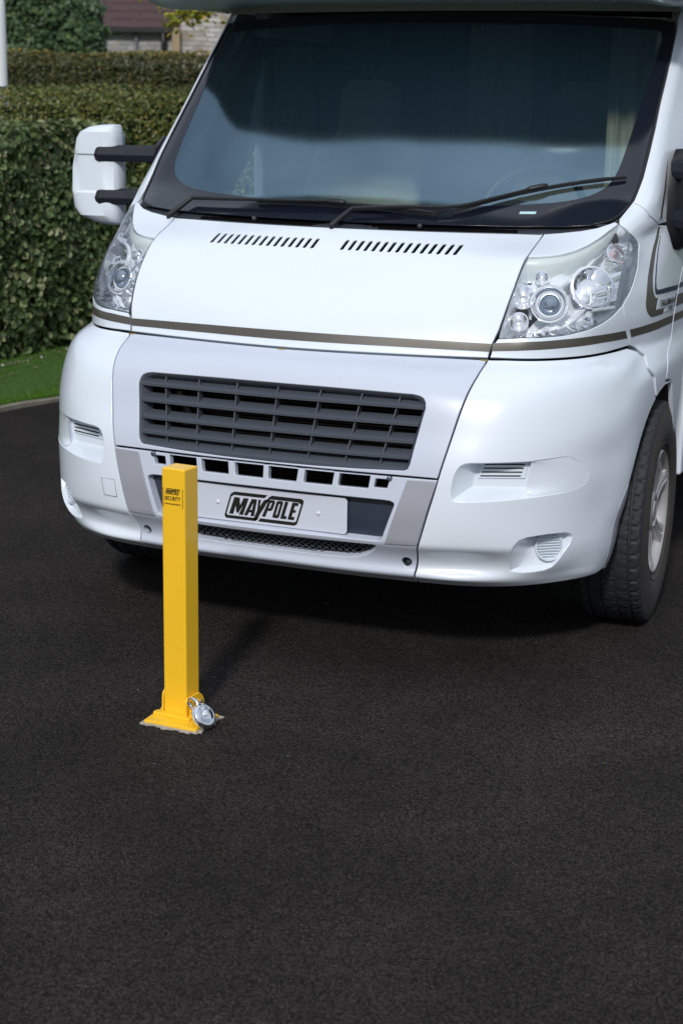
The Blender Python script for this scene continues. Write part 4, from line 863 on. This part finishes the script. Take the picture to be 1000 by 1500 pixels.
def bracket(x,y0,y1,h,hole=False):
    bm=bmesh.new(); prof=[(y0,.011),(y1,.011),(y1,h*.62),(y1-.010,h-.012),(y1-.026,h),(y0+.012,h),(y0+.002,h-.010),(y0,h*.6)]
    a=[bm.verts.new((x-.0030,y,z)) for y,z in prof]; b=[bm.verts.new((x+.0030,y,z)) for y,z in prof]
    bm.faces.new(a[::-1]); bm.faces.new(b)
    for k in range(len(prof)): bm.faces.new((a[k],a[(k+1)%len(prof)],b[(k+1)%len(prof)],b[k]))
    bmobj('bracket',bm,YEL,post,bevel=.0015)
bracket(-.0445,-.030,.040,.078); bracket(.0445,-.050,.044,.074); bracket(.0535,-.040,.030,.060)
for y,z in ((.012,.052),(-.022,.040)):
    bm=bmesh.new(); lathe(bm,[(.0055,0),(.0055,.004),(.002,.005),(.0005,.005)],12,frame=(Vector((.0565,y,z)),Vector((1,0,0)),Vector((0,1,0)),Vector((0,0,1)))); bmobj('bolt',bm,GALV,post,True,sharp=40)
dec=bpy.data.objects.new('logo_label',None); COL.objects.link(dec); dec.parent=post; dec.location=(-.002,-.0343,.640)
bm=bmesh.new(); emblem(bm,Vector((0,0,.018)),UX,UZ,UN,.049,.0165,.0004); bmobj('emblem',bm,INK,dec,fix=False)
bm=bmesh.new(); box(bm,(-.0300,-.0003,.000),(.0014,.0005,.054)); bmobj('border_line',bm,INK,dec); bm=bmesh.new(); box(bm,(.0325,-.0003,.000),(.0014,.0005,.054)); bmobj('border_line',bm,INK,dec)
text('lettering','SECURITY',.0155,Vector((0,0,-.0020)),UX,UZ,UN,INK,dec,.74,0,.00035,.0005)
text('web_address','www.maypole.ltd.uk',.0072,Vector((0,0,-.0165)),UX,UZ,UN,INK,dec,.86,0,.00015,.0005)
# mortar bed that squeezed out round the plate
bm=bmesh.new(); L=[]
for i,(x,y) in enumerate(dense(BP,.0087)[:60]):
    k=1+(.010+.005*math.sin(i*.9)+.0035*math.sin(i*2.3+1))/math.hypot(x-.02,y+.034); L.append((.02+(x-.02)*k,-.034+(y+.034)*k))
a=[bm.verts.new((x,y,-.002)) for x,y in L]; b=[bm.verts.new((.02+(x-.02)*.985,-.034+(y+.034)*.985,.0045+.001*math.sin(i*1.9))) for i,(x,y) in enumerate(L)]
bm.faces.new(b)
for k in range(len(L)): bm.faces.new((a[k],a[(k+1)%len(L)],b[(k+1)%len(L)],b[k]))
bmobj('mortar_bed',bm,CONC,post)
# padlock: round shrouded body with a short shackle
lk=Vector((.064,-.622,.0)); LK=empty('padlock',lk,label='round chrome padlock hanging on the bracket of the yellow post',cat='padlock')
LK.scale=(.95,.95,.95)
axl=Vector((.70,-.12,.52)).normalized(); c=Vector((.030,.010,.040)); u=Vector((0,0,1)).cross(axl).normalized(); v=axl.cross(u)
bm=bmesh.new(); lathe(bm,[(.001,-.016),(.026,-.016),(.036,-.013),(.0395,-.008),(.0405,-.003),(.0385,-.001),(.0405,.001),(.0405,.005),(.0375,.010),(.033,.0125),(.0310,.0130),(.0300,.0105),(.0270,.0105),(.0255,.0135),(.016,.0150),(.0145,.012),(.001,.012)],56,frame=(c,axl,u,v)); bmobj('lock_body',bm,CHROME,LK,True,sharp=30)
bm=bmesh.new(); lathe(bm,[(.0095,.011),(.0095,.0165),(.008,.0175),(.001,.0175)],20,frame=(c+v*.004,axl,u,v)); bmobj('key_cylinder',bm,SATIN,LK,True,sharp=35)
bm=bmesh.new(); tube(bm,[c+v*.026-u*.002+axl*.004,c+v*.046-u*.002+axl*.004,c+v*.060-u*.001-axl*.003,c+v*.064-axl*.015,c+v*.056-axl*.027,c+v*.036-axl*.026],.0056,12); bmobj('shackle',bm,CHROME,LK,True,sharp=60)

# ================================================================ ground
def asphalt():
    m,t,p=nmat('asphalt'); N=t.nodes; l=t.links.new
    c=N.new('ShaderNodeTexCoord')
    def noise(s,d=4,r=.6): n=N.new('ShaderNodeTexNoise'); n.inputs['Scale'].default_value=s; n.inputs['Detail'].default_value=d; n.inputs['Roughness'].default_value=r; l(c.outputs['Object'],n.inputs['Vector']); return n
    v=N.new('ShaderNodeTexVoronoi'); v.inputs['Scale'].default_value=205; v.inputs['Randomness'].default_value=1; l(c.outputs['Object'],v.inputs['Vector'])
    v2=N.new('ShaderNodeTexVoronoi'); v2.inputs['Scale'].default_value=430; l(c.outputs['Object'],v2.inputs['Vector'])
    big=noise(1.3,8,.68); fine=noise(420,3)
    r=N.new('ShaderNodeValToRGB'); e=r.color_ramp.elements; e[0].position=.25; e[0].color=(.0080,.0066,.0062,1); e[1].position=.80; e[1].color=(.031,.0268,.0252,1)
    sp=N.new('ShaderNodeSeparateColor'); l(v.outputs['Color'],sp.inputs[0]); l(sp.outputs[0],r.inputs[0])
    r2=N.new('ShaderNodeValToRGB'); e=r2.color_ramp.elements; e[0].position=.90; e[0].color=(0,0,0,1); e[1].position=.985; e[1].color=(1,1,1,1)
    sp2=N.new('ShaderNodeSeparateColor'); l(v2.outputs['Color'],sp2.inputs[0]); l(sp2.outputs[1],r2.inputs[0])
    m1=N.new('ShaderNodeMix'); m1.data_type='RGBA'; m1.inputs['B'].default_value=(.085,.079,.076,1); l(r2.outputs[0],m1.inputs['Factor']); l(r.outputs[0],m1.inputs['A'])
    r3=N.new('ShaderNodeValToRGB'); e=r3.color_ramp.elements; e[0].position=.32; e[0].color=(.62,.61,.61,1); e[1].position=.68; e[1].color=(1.42,1.40,1.38,1); l(big.outputs['Fac'],r3.inputs[0])
    m2=N.new('ShaderNodeMix'); m2.data_type='RGBA'; m2.blend_type='MULTIPLY'; m2.inputs['Factor'].default_value=1; l(m1.outputs['Result'],m2.inputs['A']); l(r3.outputs[0],m2.inputs['B']); l(m2.outputs['Result'],p.inputs['Base Color'])
    p.inputs['Roughness'].default_value=.88; p.inputs['Specular IOR Level'].default_value=.15
    ad=N.new('ShaderNodeMath'); ad.operation='ADD'; iv=N.new('ShaderNodeMath'); iv.operation='MULTIPLY'; iv.inputs[1].default_value=-.9; l(v.outputs['Distance'],iv.inputs[0]); mf=N.new('ShaderNodeMath'); mf.operation='MULTIPLY'; mf.inputs[1].default_value=.5; l(fine.outputs['Fac'],mf.inputs[0]); l(iv.outputs[0],ad.inputs[0]); l(mf.outputs[0],ad.inputs[1])
    b=N.new('ShaderNodeBump'); b.inputs['Strength'].default_value=.9; b.inputs['Distance'].default_value=.005; l(ad.outputs[0],b.inputs['Height']); l(b.outputs[0],p.inputs['Normal'])
    return m
ASPH=asphalt()
SOIL=mat('soil',(.045,.040,.028),.95,noise=(30,.5),bump=(60,.8))
TURF=mat('turf',(.035,.085,.010),.95,noise=(18,.45),bump=(90,.8))
KERB=crom([(-3.7,-.5),(-3.32,1.4),(-3.12,3.10),(-3.01,3.60),(-2.90,4.3),(-2.8,5.5),(-2.75,8),(-2.75,16)],5)
bm=bmesh.new(); g=[(-250,-250),(250,-250),(250,250),(-250,250)]; bm.faces.new([bm.verts.new((x,y,-.004)) for x,y in g]); bmobj('ground',bm,TURF,kind='structure')
bm=bmesh.new(); L=[(x,y) for x,y in KERB]+[(9,16),(9,-30),(-3.7,-30)]; vs,fs=cdt2(L,[],None); q=[bm.verts.new((x,y,0)) for x,y in vs]
for f in fs: bm.faces.new([q[i] for i in f])
bmobj('driveway',bm,ASPH,kind='structure')
bm=bmesh.new(); rows=[]
for i,(x,y) in enumerate(KERB):
    j=i*.7; rows.append([Vector((x+.0,y,-.02)),Vector((x+.0,y,.020+.004*math.sin(j))),Vector((x-.006,y,.026+.004*math.sin(j))),Vector((x-.030,y,.027+.004*math.sin(j))),Vector((x-.036,y,.02)),Vector((x-.036,y,-.02))])
loft(bm,rows); bmobj('kerb',bm,mat('kerb_concrete',(.20,.185,.155),.9,noise=(12,.4),bump=(80,.8)),None,kind='structure')
bm=bmesh.new(); rows=[]
for (x,y) in KERB: rows.append([Vector((x-.034,y,.010)),Vector((x-.35,y,.035)),Vector((min(x-.6,-3.9),y,.03)),Vector((-4.9,y,.02))])
loft(bm,rows); bmobj('lawn',bm,TURF,None,True,kind='structure')
# ================================================================ leaves and planting
def leafmat(name,c1,c2,c3=None,rough=.45,tr=.25):
    m,t,p=nmat(name); N=t.nodes; l=t.links.new; g=N.new('ShaderNodeNewGeometry'); r=N.new('ShaderNodeValToRGB'); e=r.color_ramp.elements
    e[0].color=(*c1,1); e[1].color=(*c2,1); e[1].position=.75
    if c3: x=r.color_ramp.elements.new(.93); x.color=(*c3,1)
    l(g.outputs['Random Per Island'],r.inputs[0]); l(r.outputs[0],p.inputs['Base Color']); p.inputs['Roughness'].default_value=rough; p.inputs['Specular IOR Level'].default_value=.4
    if tr:
        a=N.new('ShaderNodeBsdfTranslucent'); x=N.new('ShaderNodeMixShader'); x.inputs[0].default_value=tr; l(r.outputs[0],a.inputs['Color']); l(p.outputs[0],x.inputs[1]); l(a.outputs[0],x.inputs[2]); l(x.outputs[0],N['Material Output'].inputs[0])
    return m
def leaves(name,Cn,Nr,size,m,parent=None,asp=.6,**k):
    """one small folded leaf per centre, facing roughly along Nr"""
    n=len(Cn); Nr=Nr/np.linalg.norm(Nr,axis=1,keepdims=True); r=rng.normal(size=(n,3)); T=r-(r*Nr).sum(1,keepdims=True)*Nr; T/=np.linalg.norm(T,axis=1,keepdims=True); B=np.cross(Nr,T)
    sz=size*rng.uniform(.65,1.25,n)[:,None]
    prof=[(0,-.5,0),(-.34,-.18,.08),(-.30,.20,.08),(0,.5,-.06),(.30,.20,.08),(.34,-.18,.08)]
    V=np.stack([Cn+sz*(B*(a*asp*2)+T*b+Nr*c) for a,b,c in prof],1).reshape(-1,3)
    base=(np.arange(n)*6)[:,None]; F=np.concatenate([base+np.array([0,1,2,3]),base+np.array([0,3,4,5])],1).reshape(-1,4)
    me=bpy.data.meshes.new(name); me.vertices.add(len(V)); me.vertices.foreach_set('co',V.ravel().astype(np.float32)); me.loops.add(F.size); me.loops.foreach_set('vertex_index',F.ravel().astype(np.int32)); me.polygons.add(len(F)); me.polygons.foreach_set('loop_start',(np.arange(len(F))*4).astype(np.int32)); me.materials.append(m); me.update(calc_edges=True)
    o=bpy.data.objects.new(name,me); COL.objects.link(o)
    if parent: o.parent=parent
    return tagp(o,**k)
H1M=leafmat('hedge_leaf',(.062,.108,.036),(.160,.230,.090),(.36,.37,.20))
H2M=leafmat('hedge_leaf_olive',(.055,.080,.016),(.125,.155,.040),(.24,.21,.06))
H3M=leafmat('hedge_leaf_yellowing',(.030,.042,.012),(.070,.085,.024),(.13,.11,.035))
CORE=mat('hedge_core',(.016,.016,.008),.95,noise=(20,.4))
fh=Vector((cF.x,cF.y,0)).normalized(); rh=Vector((fh.y,-fh.x,0)); c0=Vector((CAM.x,CAM.y,0))
def W(r,f,z=0): p=c0+fh*f+rh*r; return Vector((p.x,p.y,z))
def hedge(name,o,ux,length,depth,height,n,size,m,topm,label,group=None,ntop=None,wob=.05,front=-1):
    """o = near bottom corner, ux = unit vector along the face; the face looks along front*uy"""
    H=empty(name,o,label=label,cat='hedge',group=group); uy=Vector((-ux.y,ux.x,0)); X=np.array(ux);Y=np.array(uy)*(-front);Z=np.array((0,0,1.)); Fn=-Y
    bm=bmesh.new(); d=.16; a=Vector(X*d+Y*d); q=[]
    for (a_,b_) in ((d,d),(length-d,d),(length-d,depth-d),(d,depth-d)): p=Vector(X*a_+Y*b_); q.append((bm.verts.new(p),bm.verts.new(p+Vector((0,0,height-d*.8)))))
    for i in range(4): j=(i+1)%4; bm.faces.new((q[i][0],q[j][0],q[j][1],q[i][1]))
    bm.faces.new([x[1] for x in q]); bmobj('dark_core',bm,CORE,H)  # added solid dark core, stops the view between the leaves
    def surf_(u,v): return wob*(np.sin(u*3.1+v*2.2)+np.sin(u*7.3-v*5.1+1)*.6+np.sin(u*15+v*13)*.3)
    u=rng.uniform(0,length,n); v=rng.uniform(0,1,n)**.9*height; dp=rng.exponential(.055,n)-surf_(u,v)-.0; 
    rnd=np.clip((v-(height-.10))/.10,0,1)**2*.08; sk=np.clip((.35-v)/.35,0,1)*.12*(rng.random(n)); dp=np.minimum(dp+rnd+sk,.22)
    C1=X*u[:,None]+Y*dp[:,None]+Z*v[:,None]; N1=Fn+rng.normal(size=(n,3))*.55+Z*.25
    nt=ntop or n//3; u=rng.uniform(0,length,nt); v=rng.uniform(-.03,depth,nt); hz=height-rng.exponential(.03,nt)+surf_(u,v)*.6+.02
    C2=X*u[:,None]+Y*v[:,None]+Z*hz[:,None]; N2=Z+rng.normal(size=(nt,3))*.5
    leaves('foliage',C1,N1,size,m,H); leaves('top_growth',C2,N2,size,topm,H)
    return H
hedge('clipped_hedge',Vector((-4.0,1.1,0)),Vector((0,1,0)),9.0,1.5,1.50,56000,.056,H1M,leafmat('hedge_top_leaf',(.05,.08,.022),(.13,.17,.06),(.30,.32,.16)),'near dark green clipped hedge with large leaves beside the lawn, behind the white mirror',group='clipped hedges',ntop=16000,wob=.026,front=-1)
hedge('clipped_hedge',W(-7.9,12.2),rh,8.6,2.2,1.745,92000,.029,H2M,H2M,'middle hedge, lowest strip of olive green leaves between two other hedges',group='clipped hedges',ntop=17000,wob=.04,front=-1)
hedge('clipped_hedge',W(-10.2,17.5),rh,10.0,1.2,2.14,130000,.029,H3M,leafmat('hedge_top_yellow',(.09,.10,.025),(.22,.19,.045),(.40,.26,.06)),'far hedge with yellowing top in front of the stone house',group='clipped hedges',ntop=18000,wob=.035,front=-1)
# grass blades on the strip
n=60000; y=rng.uniform(1.2,7.5,n); kx=np.interp(y,[p[1] for p in KERB],[p[0] for p in KERB]); x=rng.uniform(-4.15,-2.8,n); x=np.minimum(x,kx-.034-rng.exponential(.004,n))
V=np.zeros((n,3,3)); hgt=rng.uniform(.012,.034,n); ang=rng.uniform(0,2*math.pi,n); wd=.0022; lean=rng.normal(size=(n,2))*.012
V[:,0]=np.stack([x-np.cos(ang)*wd,y-np.sin(ang)*wd,np.full(n,.018)],1);V[:,1]=np.stack([x+np.cos(ang)*wd,y+np.sin(ang)*wd,np.full(n,.018)],1);V[:,2]=np.stack([x+lean[:,0],y+lean[:,1],.022+hgt],1)
me=bpy.data.meshes.new('grass'); me.vertices.add(n*3); me.vertices.foreach_set('co',V.ravel().astype(np.float32)); me.loops.add(n*3); me.loops.foreach_set('vertex_index',np.arange(n*3,dtype=np.int32)); me.polygons.add(n); me.polygons.foreach_set('loop_start',(np.arange(n)*3).astype(np.int32)); me.materials.append(leafmat('grass_blade',(.045,.135,.008),(.110,.240,.020),None,.5,.3)); me.update(calc_edges=True)
go=bpy.data.objects.new('grass',me); COL.objects.link(go); tagp(go,label='short green grass of the lawn strip along the hedge',cat='grass',kind='stuff')
# fallen leaves and pale litter at the foot of the hedge
n=300; y=rng.uniform(2.5,8,n); x=-3.93+rng.exponential(.10,n); C1=np.stack([x,y,np.full(n,.045)],1); N1=np.array([0,0,1.])+rng.normal(size=(n,3))*.5
leaves('leaf_litter',C1,N1,.024,leafmat('dry_leaf',(.10,.08,.05),(.22,.20,.15),(.55,.55,.55),.7,.1),label='dry pale leaf litter lying along the foot of the near hedge',cat='leaf litter',kind='stuff')
n=90; x=rng.uniform(-2.7,2.4,n); y=rng.uniform(-2.5,3.5,n)
n2=60; y2=rng.uniform(2.6,8,n2); x2=np.interp(y2,[p[1] for p in KERB],[p[0] for p in KERB])+rng.exponential(.10,n2)+.02
C1=np.stack([np.r_[x,x2],np.r_[y,y2],np.full(n+n2,.004)],1); N1=np.array([0,0,1.])+rng.normal(size=(n+n2,3))*.2
leaves('fallen_debris',C1,N1,.010,leafmat('debris',(.05,.035,.02),(.12,.08,.045),(.20,.17,.13),.8,0),label='tiny dry leaf scraps and grit scattered on the dark tarmac',cat='debris',kind='stuff')
# trees
def blob_tree(name,base,blobs,n,size,m,label,trunk,group=None,asp=.6,holes=True):
    T=empty(name,base,label=label,cat='tree',group=group); b0=np.array(base)
    C_=[];N_=[]; tot=sum(b[3]**2 for b in blobs)
    for bx,by,bz,br in blobs:
        k=int(n*br*br/tot); d=rng.normal(size=(k,3)); d/=np.linalg.norm(d,axis=1,keepdims=True); rr=br*(1-np.abs(rng.normal(size=k))*.16)*(1+.13*np.sin(d[:,0]*7+bx*5)*np.sin(d[:,2]*8+by)+.08*np.sin(d[:,1]*17+d[:,2]*13))
        P=d*rr[:,None]*np.array([1,1,1.1])+np.array([bx,by,bz]); C_.append(P); N_.append(d+rng.normal(size=(k,3))*.6+np.array([0,0,.4]))
    leaves('crown',np.concatenate(C_),np.concatenate(N_),size,m,T,asp)
    bm=bmesh.new()
    for pts,rs in trunk: tube(bm,pts,rs,8)
    bmobj('trunk',bm,mat('bark',(.06,.05,.04),.9,noise=(20,.4)) if 'bark' not in bpy.data.materials else bpy.data.materials['bark'],T,True)
    return T
DG=leafmat('dark_leaf',(.034,.072,.036),(.085,.150,.066),(.15,.21,.08))
def lb(L,a=0): return [(rh.x*r+fh.x*f,rh.y*r+fh.y*f,z,s) for r,f,z,s in L]
blob_tree('round_tree',W(-4.55,25.5),lb([(-.35,0,1.9,.55),(.35,.1,1.85,.55),(0,.2,2.6,.60),(.55,0,2.55,.42),(-.6,.3,2.6,.5),(.1,0,2.95,.5),(.45,.2,2.9,.42),(-.4,0,3.0,.5),(.3,.1,2.15,.5),(-.1,-.2,2.2,.5),(.62,.1,2.05,.42)]),52000,.075,DG,'dense dark green tree behind the hedges, left of the stone house',[([(0,0,0),(0,0,1.5),(.05,0,3.0)],[.16,.13,.04]),([(0,0,1.3),(.4,.1,2.4)],[.07,.03]),([(0,0,1.4),(-.4,.1,2.6)],[.07,.03])])
OG=leafmat('turning_leaf',(.08,.09,.02),(.20,.16,.04),(.34,.17,.04))
blob_tree('autumn_tree',W(-6.15,27.5),lb([(0,0,2.4,.6),(.35,0,3.2,.6),(-.3,.2,3.2,.6),(.25,0,2.1,.55),(.1,0,3.9,.55),(.55,-.2,2.7,.4)]),16000,.09,OG,'yellow and orange leaved tree at the top left corner',[([(0,0,0),(0,0,1.5),(.05,0,3.4)],[.16,.13,.04])])
# leafy branch reaching in from a tree behind the overcab
YG=leafmat('yellow_green_leaf',(.20,.25,.03),(.42,.44,.06),(.58,.44,.06),.5,.45)
tb=W(-.55,13.2); T=empty('overhanging_tree',tb,label='yellow green leafy branches hanging down beside the overcab',cat='tree')
bm=bmesh.new(); tube(bm,[(0,0,0),(.02,.02,1.5),(0,0,3.2),(.05,0,4.5)],[.13,.11,.08,.04],9)
Cs=[];Ns=[]
def Lr(r,f,z): p=W(r,f,z)-tb; return (p.x,p.y,z)
for a,b,c,d in (((-.55,13.2,3.1),(-.9,12.6,2.75),(-1.30,12.2,2.62),(-1.55,12.0,2.50)),((-.55,13.2,2.8),(-.8,12.4,2.5),(-1.05,12.0,2.33),(-1.22,11.9,2.20)),((-.55,13.2,2.9),(-.75,12.3,2.55),(-.92,12.0,2.42),(-1.0,11.9,2.27)),((-.55,13.2,3.0),(-.9,12.2,2.70),(-1.2,12.0,2.56),(-1.38,12.0,2.42)),((-.55,13.2,2.9),(-.8,12.4,2.6),(-1.12,12.1,2.50),(-1.20,12.0,2.36)),((-.55,13.2,2.9),(-.75,12.4,2.6),(-.95,12.1,2.50),(-1.08,12.0,2.30))):
    P=crom([Lr(*a),Lr(*b),Lr(*c),Lr(*d)],6); tube(bm,P,list(np.linspace(.022,.003,len(P))),6)
    for i in range(520):
        t=rng.uniform(.30,1); p=np.array(P[int(t*(len(P)-1))])+rng.normal(size=3)*np.array([.06,.06,.05]); Cs.append(p); Ns.append(np.array([0,0,1])+rng.normal(size=3)*.8)
bmobj('trunk',bm,bpy.data.materials['bark'],T,True); leaves('crown',np.array(Cs),np.array(Ns),.042,YG,T,.5)
d=rng.normal(size=(9000,3)); d/=np.linalg.norm(d,axis=1,keepdims=True); leaves('upper_crown',d*np.array([1.3,1.3,1.0])*rng.uniform(.6,1,9000)[:,None]+np.array([.6,.2,4.6]),d+rng.normal(size=(9000,3))*.5,.06,YG,T,.5)
# white post at the left edge
bp=W(-2.852,14.0); bm=bmesh.new(); tube(bm,[(0,0,0),(0,0,2.40),(0,0,2.48),(0,0,2.52)],[.065,.065,.052,.02],20); o=bmobj('white_post',bm,mat('post_white',(.72,.76,.80),.4),None,True,sharp=50); o.location=bp; tagp(o,label='tall white rounded post cut by the left edge of the picture, behind the near hedge',cat='post')
# ================================================================ stone house
def stonemat(name,c1,c2,c3,sc=1.):
    m,t,p=nmat(name); N=t.nodes; l=t.links.new; c=N.new('ShaderNodeTexCoord'); b=N.new('ShaderNodeTexBrick'); b.inputs['Scale'].default_value=1; b.inputs['Brick Width'].default_value=.24*sc; b.inputs['Row Height'].default_value=.080*sc; b.inputs['Mortar Size'].default_value=.009; b.inputs['Color1'].default_value=(*c1,1); b.inputs['Color2'].default_value=(*c2,1); b.inputs['Mortar'].default_value=(.20,.18,.17,1); b.offset=.45
    b.inputs['Mortar Smooth'].default_value=.3
    mp=N.new('ShaderNodeMapping'); mp.inputs['Rotation'].default_value=(R_(90),0,0); n=N.new('ShaderNodeTexNoise'); n.inputs['Scale'].default_value=3; l(c.outputs['Object'],n.inputs['Vector'])
    ad=N.new('ShaderNodeVectorMath'); ad.operation='MULTIPLY_ADD'; ad.inputs[1].default_value=(.16,.16,.07); l(n.outputs['Color'],ad.inputs[0]); l(c.outputs['Object'],ad.inputs[2]); l(ad.outputs[0],mp.inputs['Vector']); l(mp.outputs[0],b.inputs['Vector'])
    n2=N.new('ShaderNodeTexNoise'); n2.inputs['Scale'].default_value=5; l(c.outputs['Object'],n2.inputs['Vector']); x=N.new('ShaderNodeMix'); x.data_type='RGBA'; x.inputs['B'].default_value=(*c3,1); r=N.new('ShaderNodeValToRGB'); r.color_ramp.elements[0].position=.48; r.color_ramp.elements[1].position=.62; l(n2.outputs['Fac'],r.inputs[0]); l(r.outputs[0],x.inputs['Factor']); l(b.outputs['Color'],x.inputs['A']); l(x.outputs['Result'],p.inputs['Base Color']); p.inputs['Roughness'].default_value=.9
    bp_=N.new('ShaderNodeBump'); bp_.inputs['Strength'].default_value=.6; bp_.inputs['Distance'].default_value=.03; l(b.outputs['Fac'],bp_.inputs['Height']); bp_.invert=True; l(bp_.outputs[0],p.inputs['Normal'])
    return m
ST1=stonemat('grey_stone',(.26,.27,.28),(.40,.41,.42),(.33,.31,.29)); ST2=stonemat('warm_stone',(.36,.33,.31),(.52,.50,.49),(.28,.24,.21))
TILE=mat('roof_tile',(.060,.032,.036),.8,noise=(7,.35))
hs=W(-2.6,30.0); HS=empty('stone_house',hs,label='stone house with purple brown tiled roof behind the hedges',cat='house'); HS.rotation_euler=(0,0,math.atan2(rh.y,rh.x))
# local x to the right, y away from the camera; u = 500+2425*(-2.6+x)/30
bm=bmesh.new(); box(bm,(-2.0,2.5,1.45),(3.4,5,2.9)); bmobj('wall',bm,ST1,HS)
bm=bmesh.new(); rows=[]; n_=22
for i in range(n_):
    t0=i/n_; y0=-.08+t0*4.2; z0=2.90+t0*3.2; y1=y0+4.2/n_; z1=z0+3.2/n_
    jag=[(x,.006*((int(x*4)%2))) for x in np.linspace(-4.2,-.27,60)]
    R=[[Vector((x,y0,z0+.020+j)) for x,j in jag],[Vector((x,y1+.03,z1+.012+j)) for x,j in jag],]; rows=R; loft(bm,rows); loft(bm,[[Vector((x,y0,z0-.01)) for x,j in jag],[Vector((x,y0,z0+.020+j)) for x,j in jag]])
RF=bmobj('roof',bm,TILE,HS)
bm=bmesh.new()
for i in range(150):
    t=rng.uniform(0,.5); x=rng.uniform(-3.2,-.3); box(bm,(x,-.08+t*4.2,2.93+t*3.2),(.016,.02,.012))
bmobj('lichen_spot',bm,mat('lichen',(.32,.30,.28),.9),RF)
bm=bmesh.new(); box(bm,(-2.2,-.14,2.87),(3.9,.10,.08)); bmobj('gutter',bm,BLACK,HS)
bm=bmesh.new(); tube(bm,[(-.62,-.14,2.84),(-.62,-.10,2.6),(-.62,-.08,0)],.045,8); bmobj('downpipe',bm,BLACK,HS,True)
bm=bmesh.new(); tube(bm,[(-1.10,-.05,2.84),(-1.10,-.05,0)],.028,8); bmobj('downpipe',bm,mat('pipe_grey',(.12,.13,.14),.5),HS,True)
# gable wing nearer the camera on the right
bm=bmesh.new(); prof=[(-.30,0),(2.6,0),(2.6,4.0),(1.15,5.2),(-.02,3.75),(-.30,3.10),(-.30,2.6)]
a=[bm.verts.new((x,-.30,z)) for x,z in prof]; b=[bm.verts.new((x,4.5,z)) for x,z in prof]; bm.faces.new(a); bm.faces.new(b[::-1])
for k in range(len(prof)): bm.faces.new((a[k],b[k],b[(k+1)%len(prof)],a[(k+1)%len(prof)]))
bmobj('gable_wing',bm,ST2,HS)
bm=bmesh.new(); box(bm,(-.37,-.25,1.45),(.13,.40,2.9)); bmobj('corner_quoin',bm,mat('tan_stone',(.30,.23,.15),.9,noise=(4,.3)),HS)
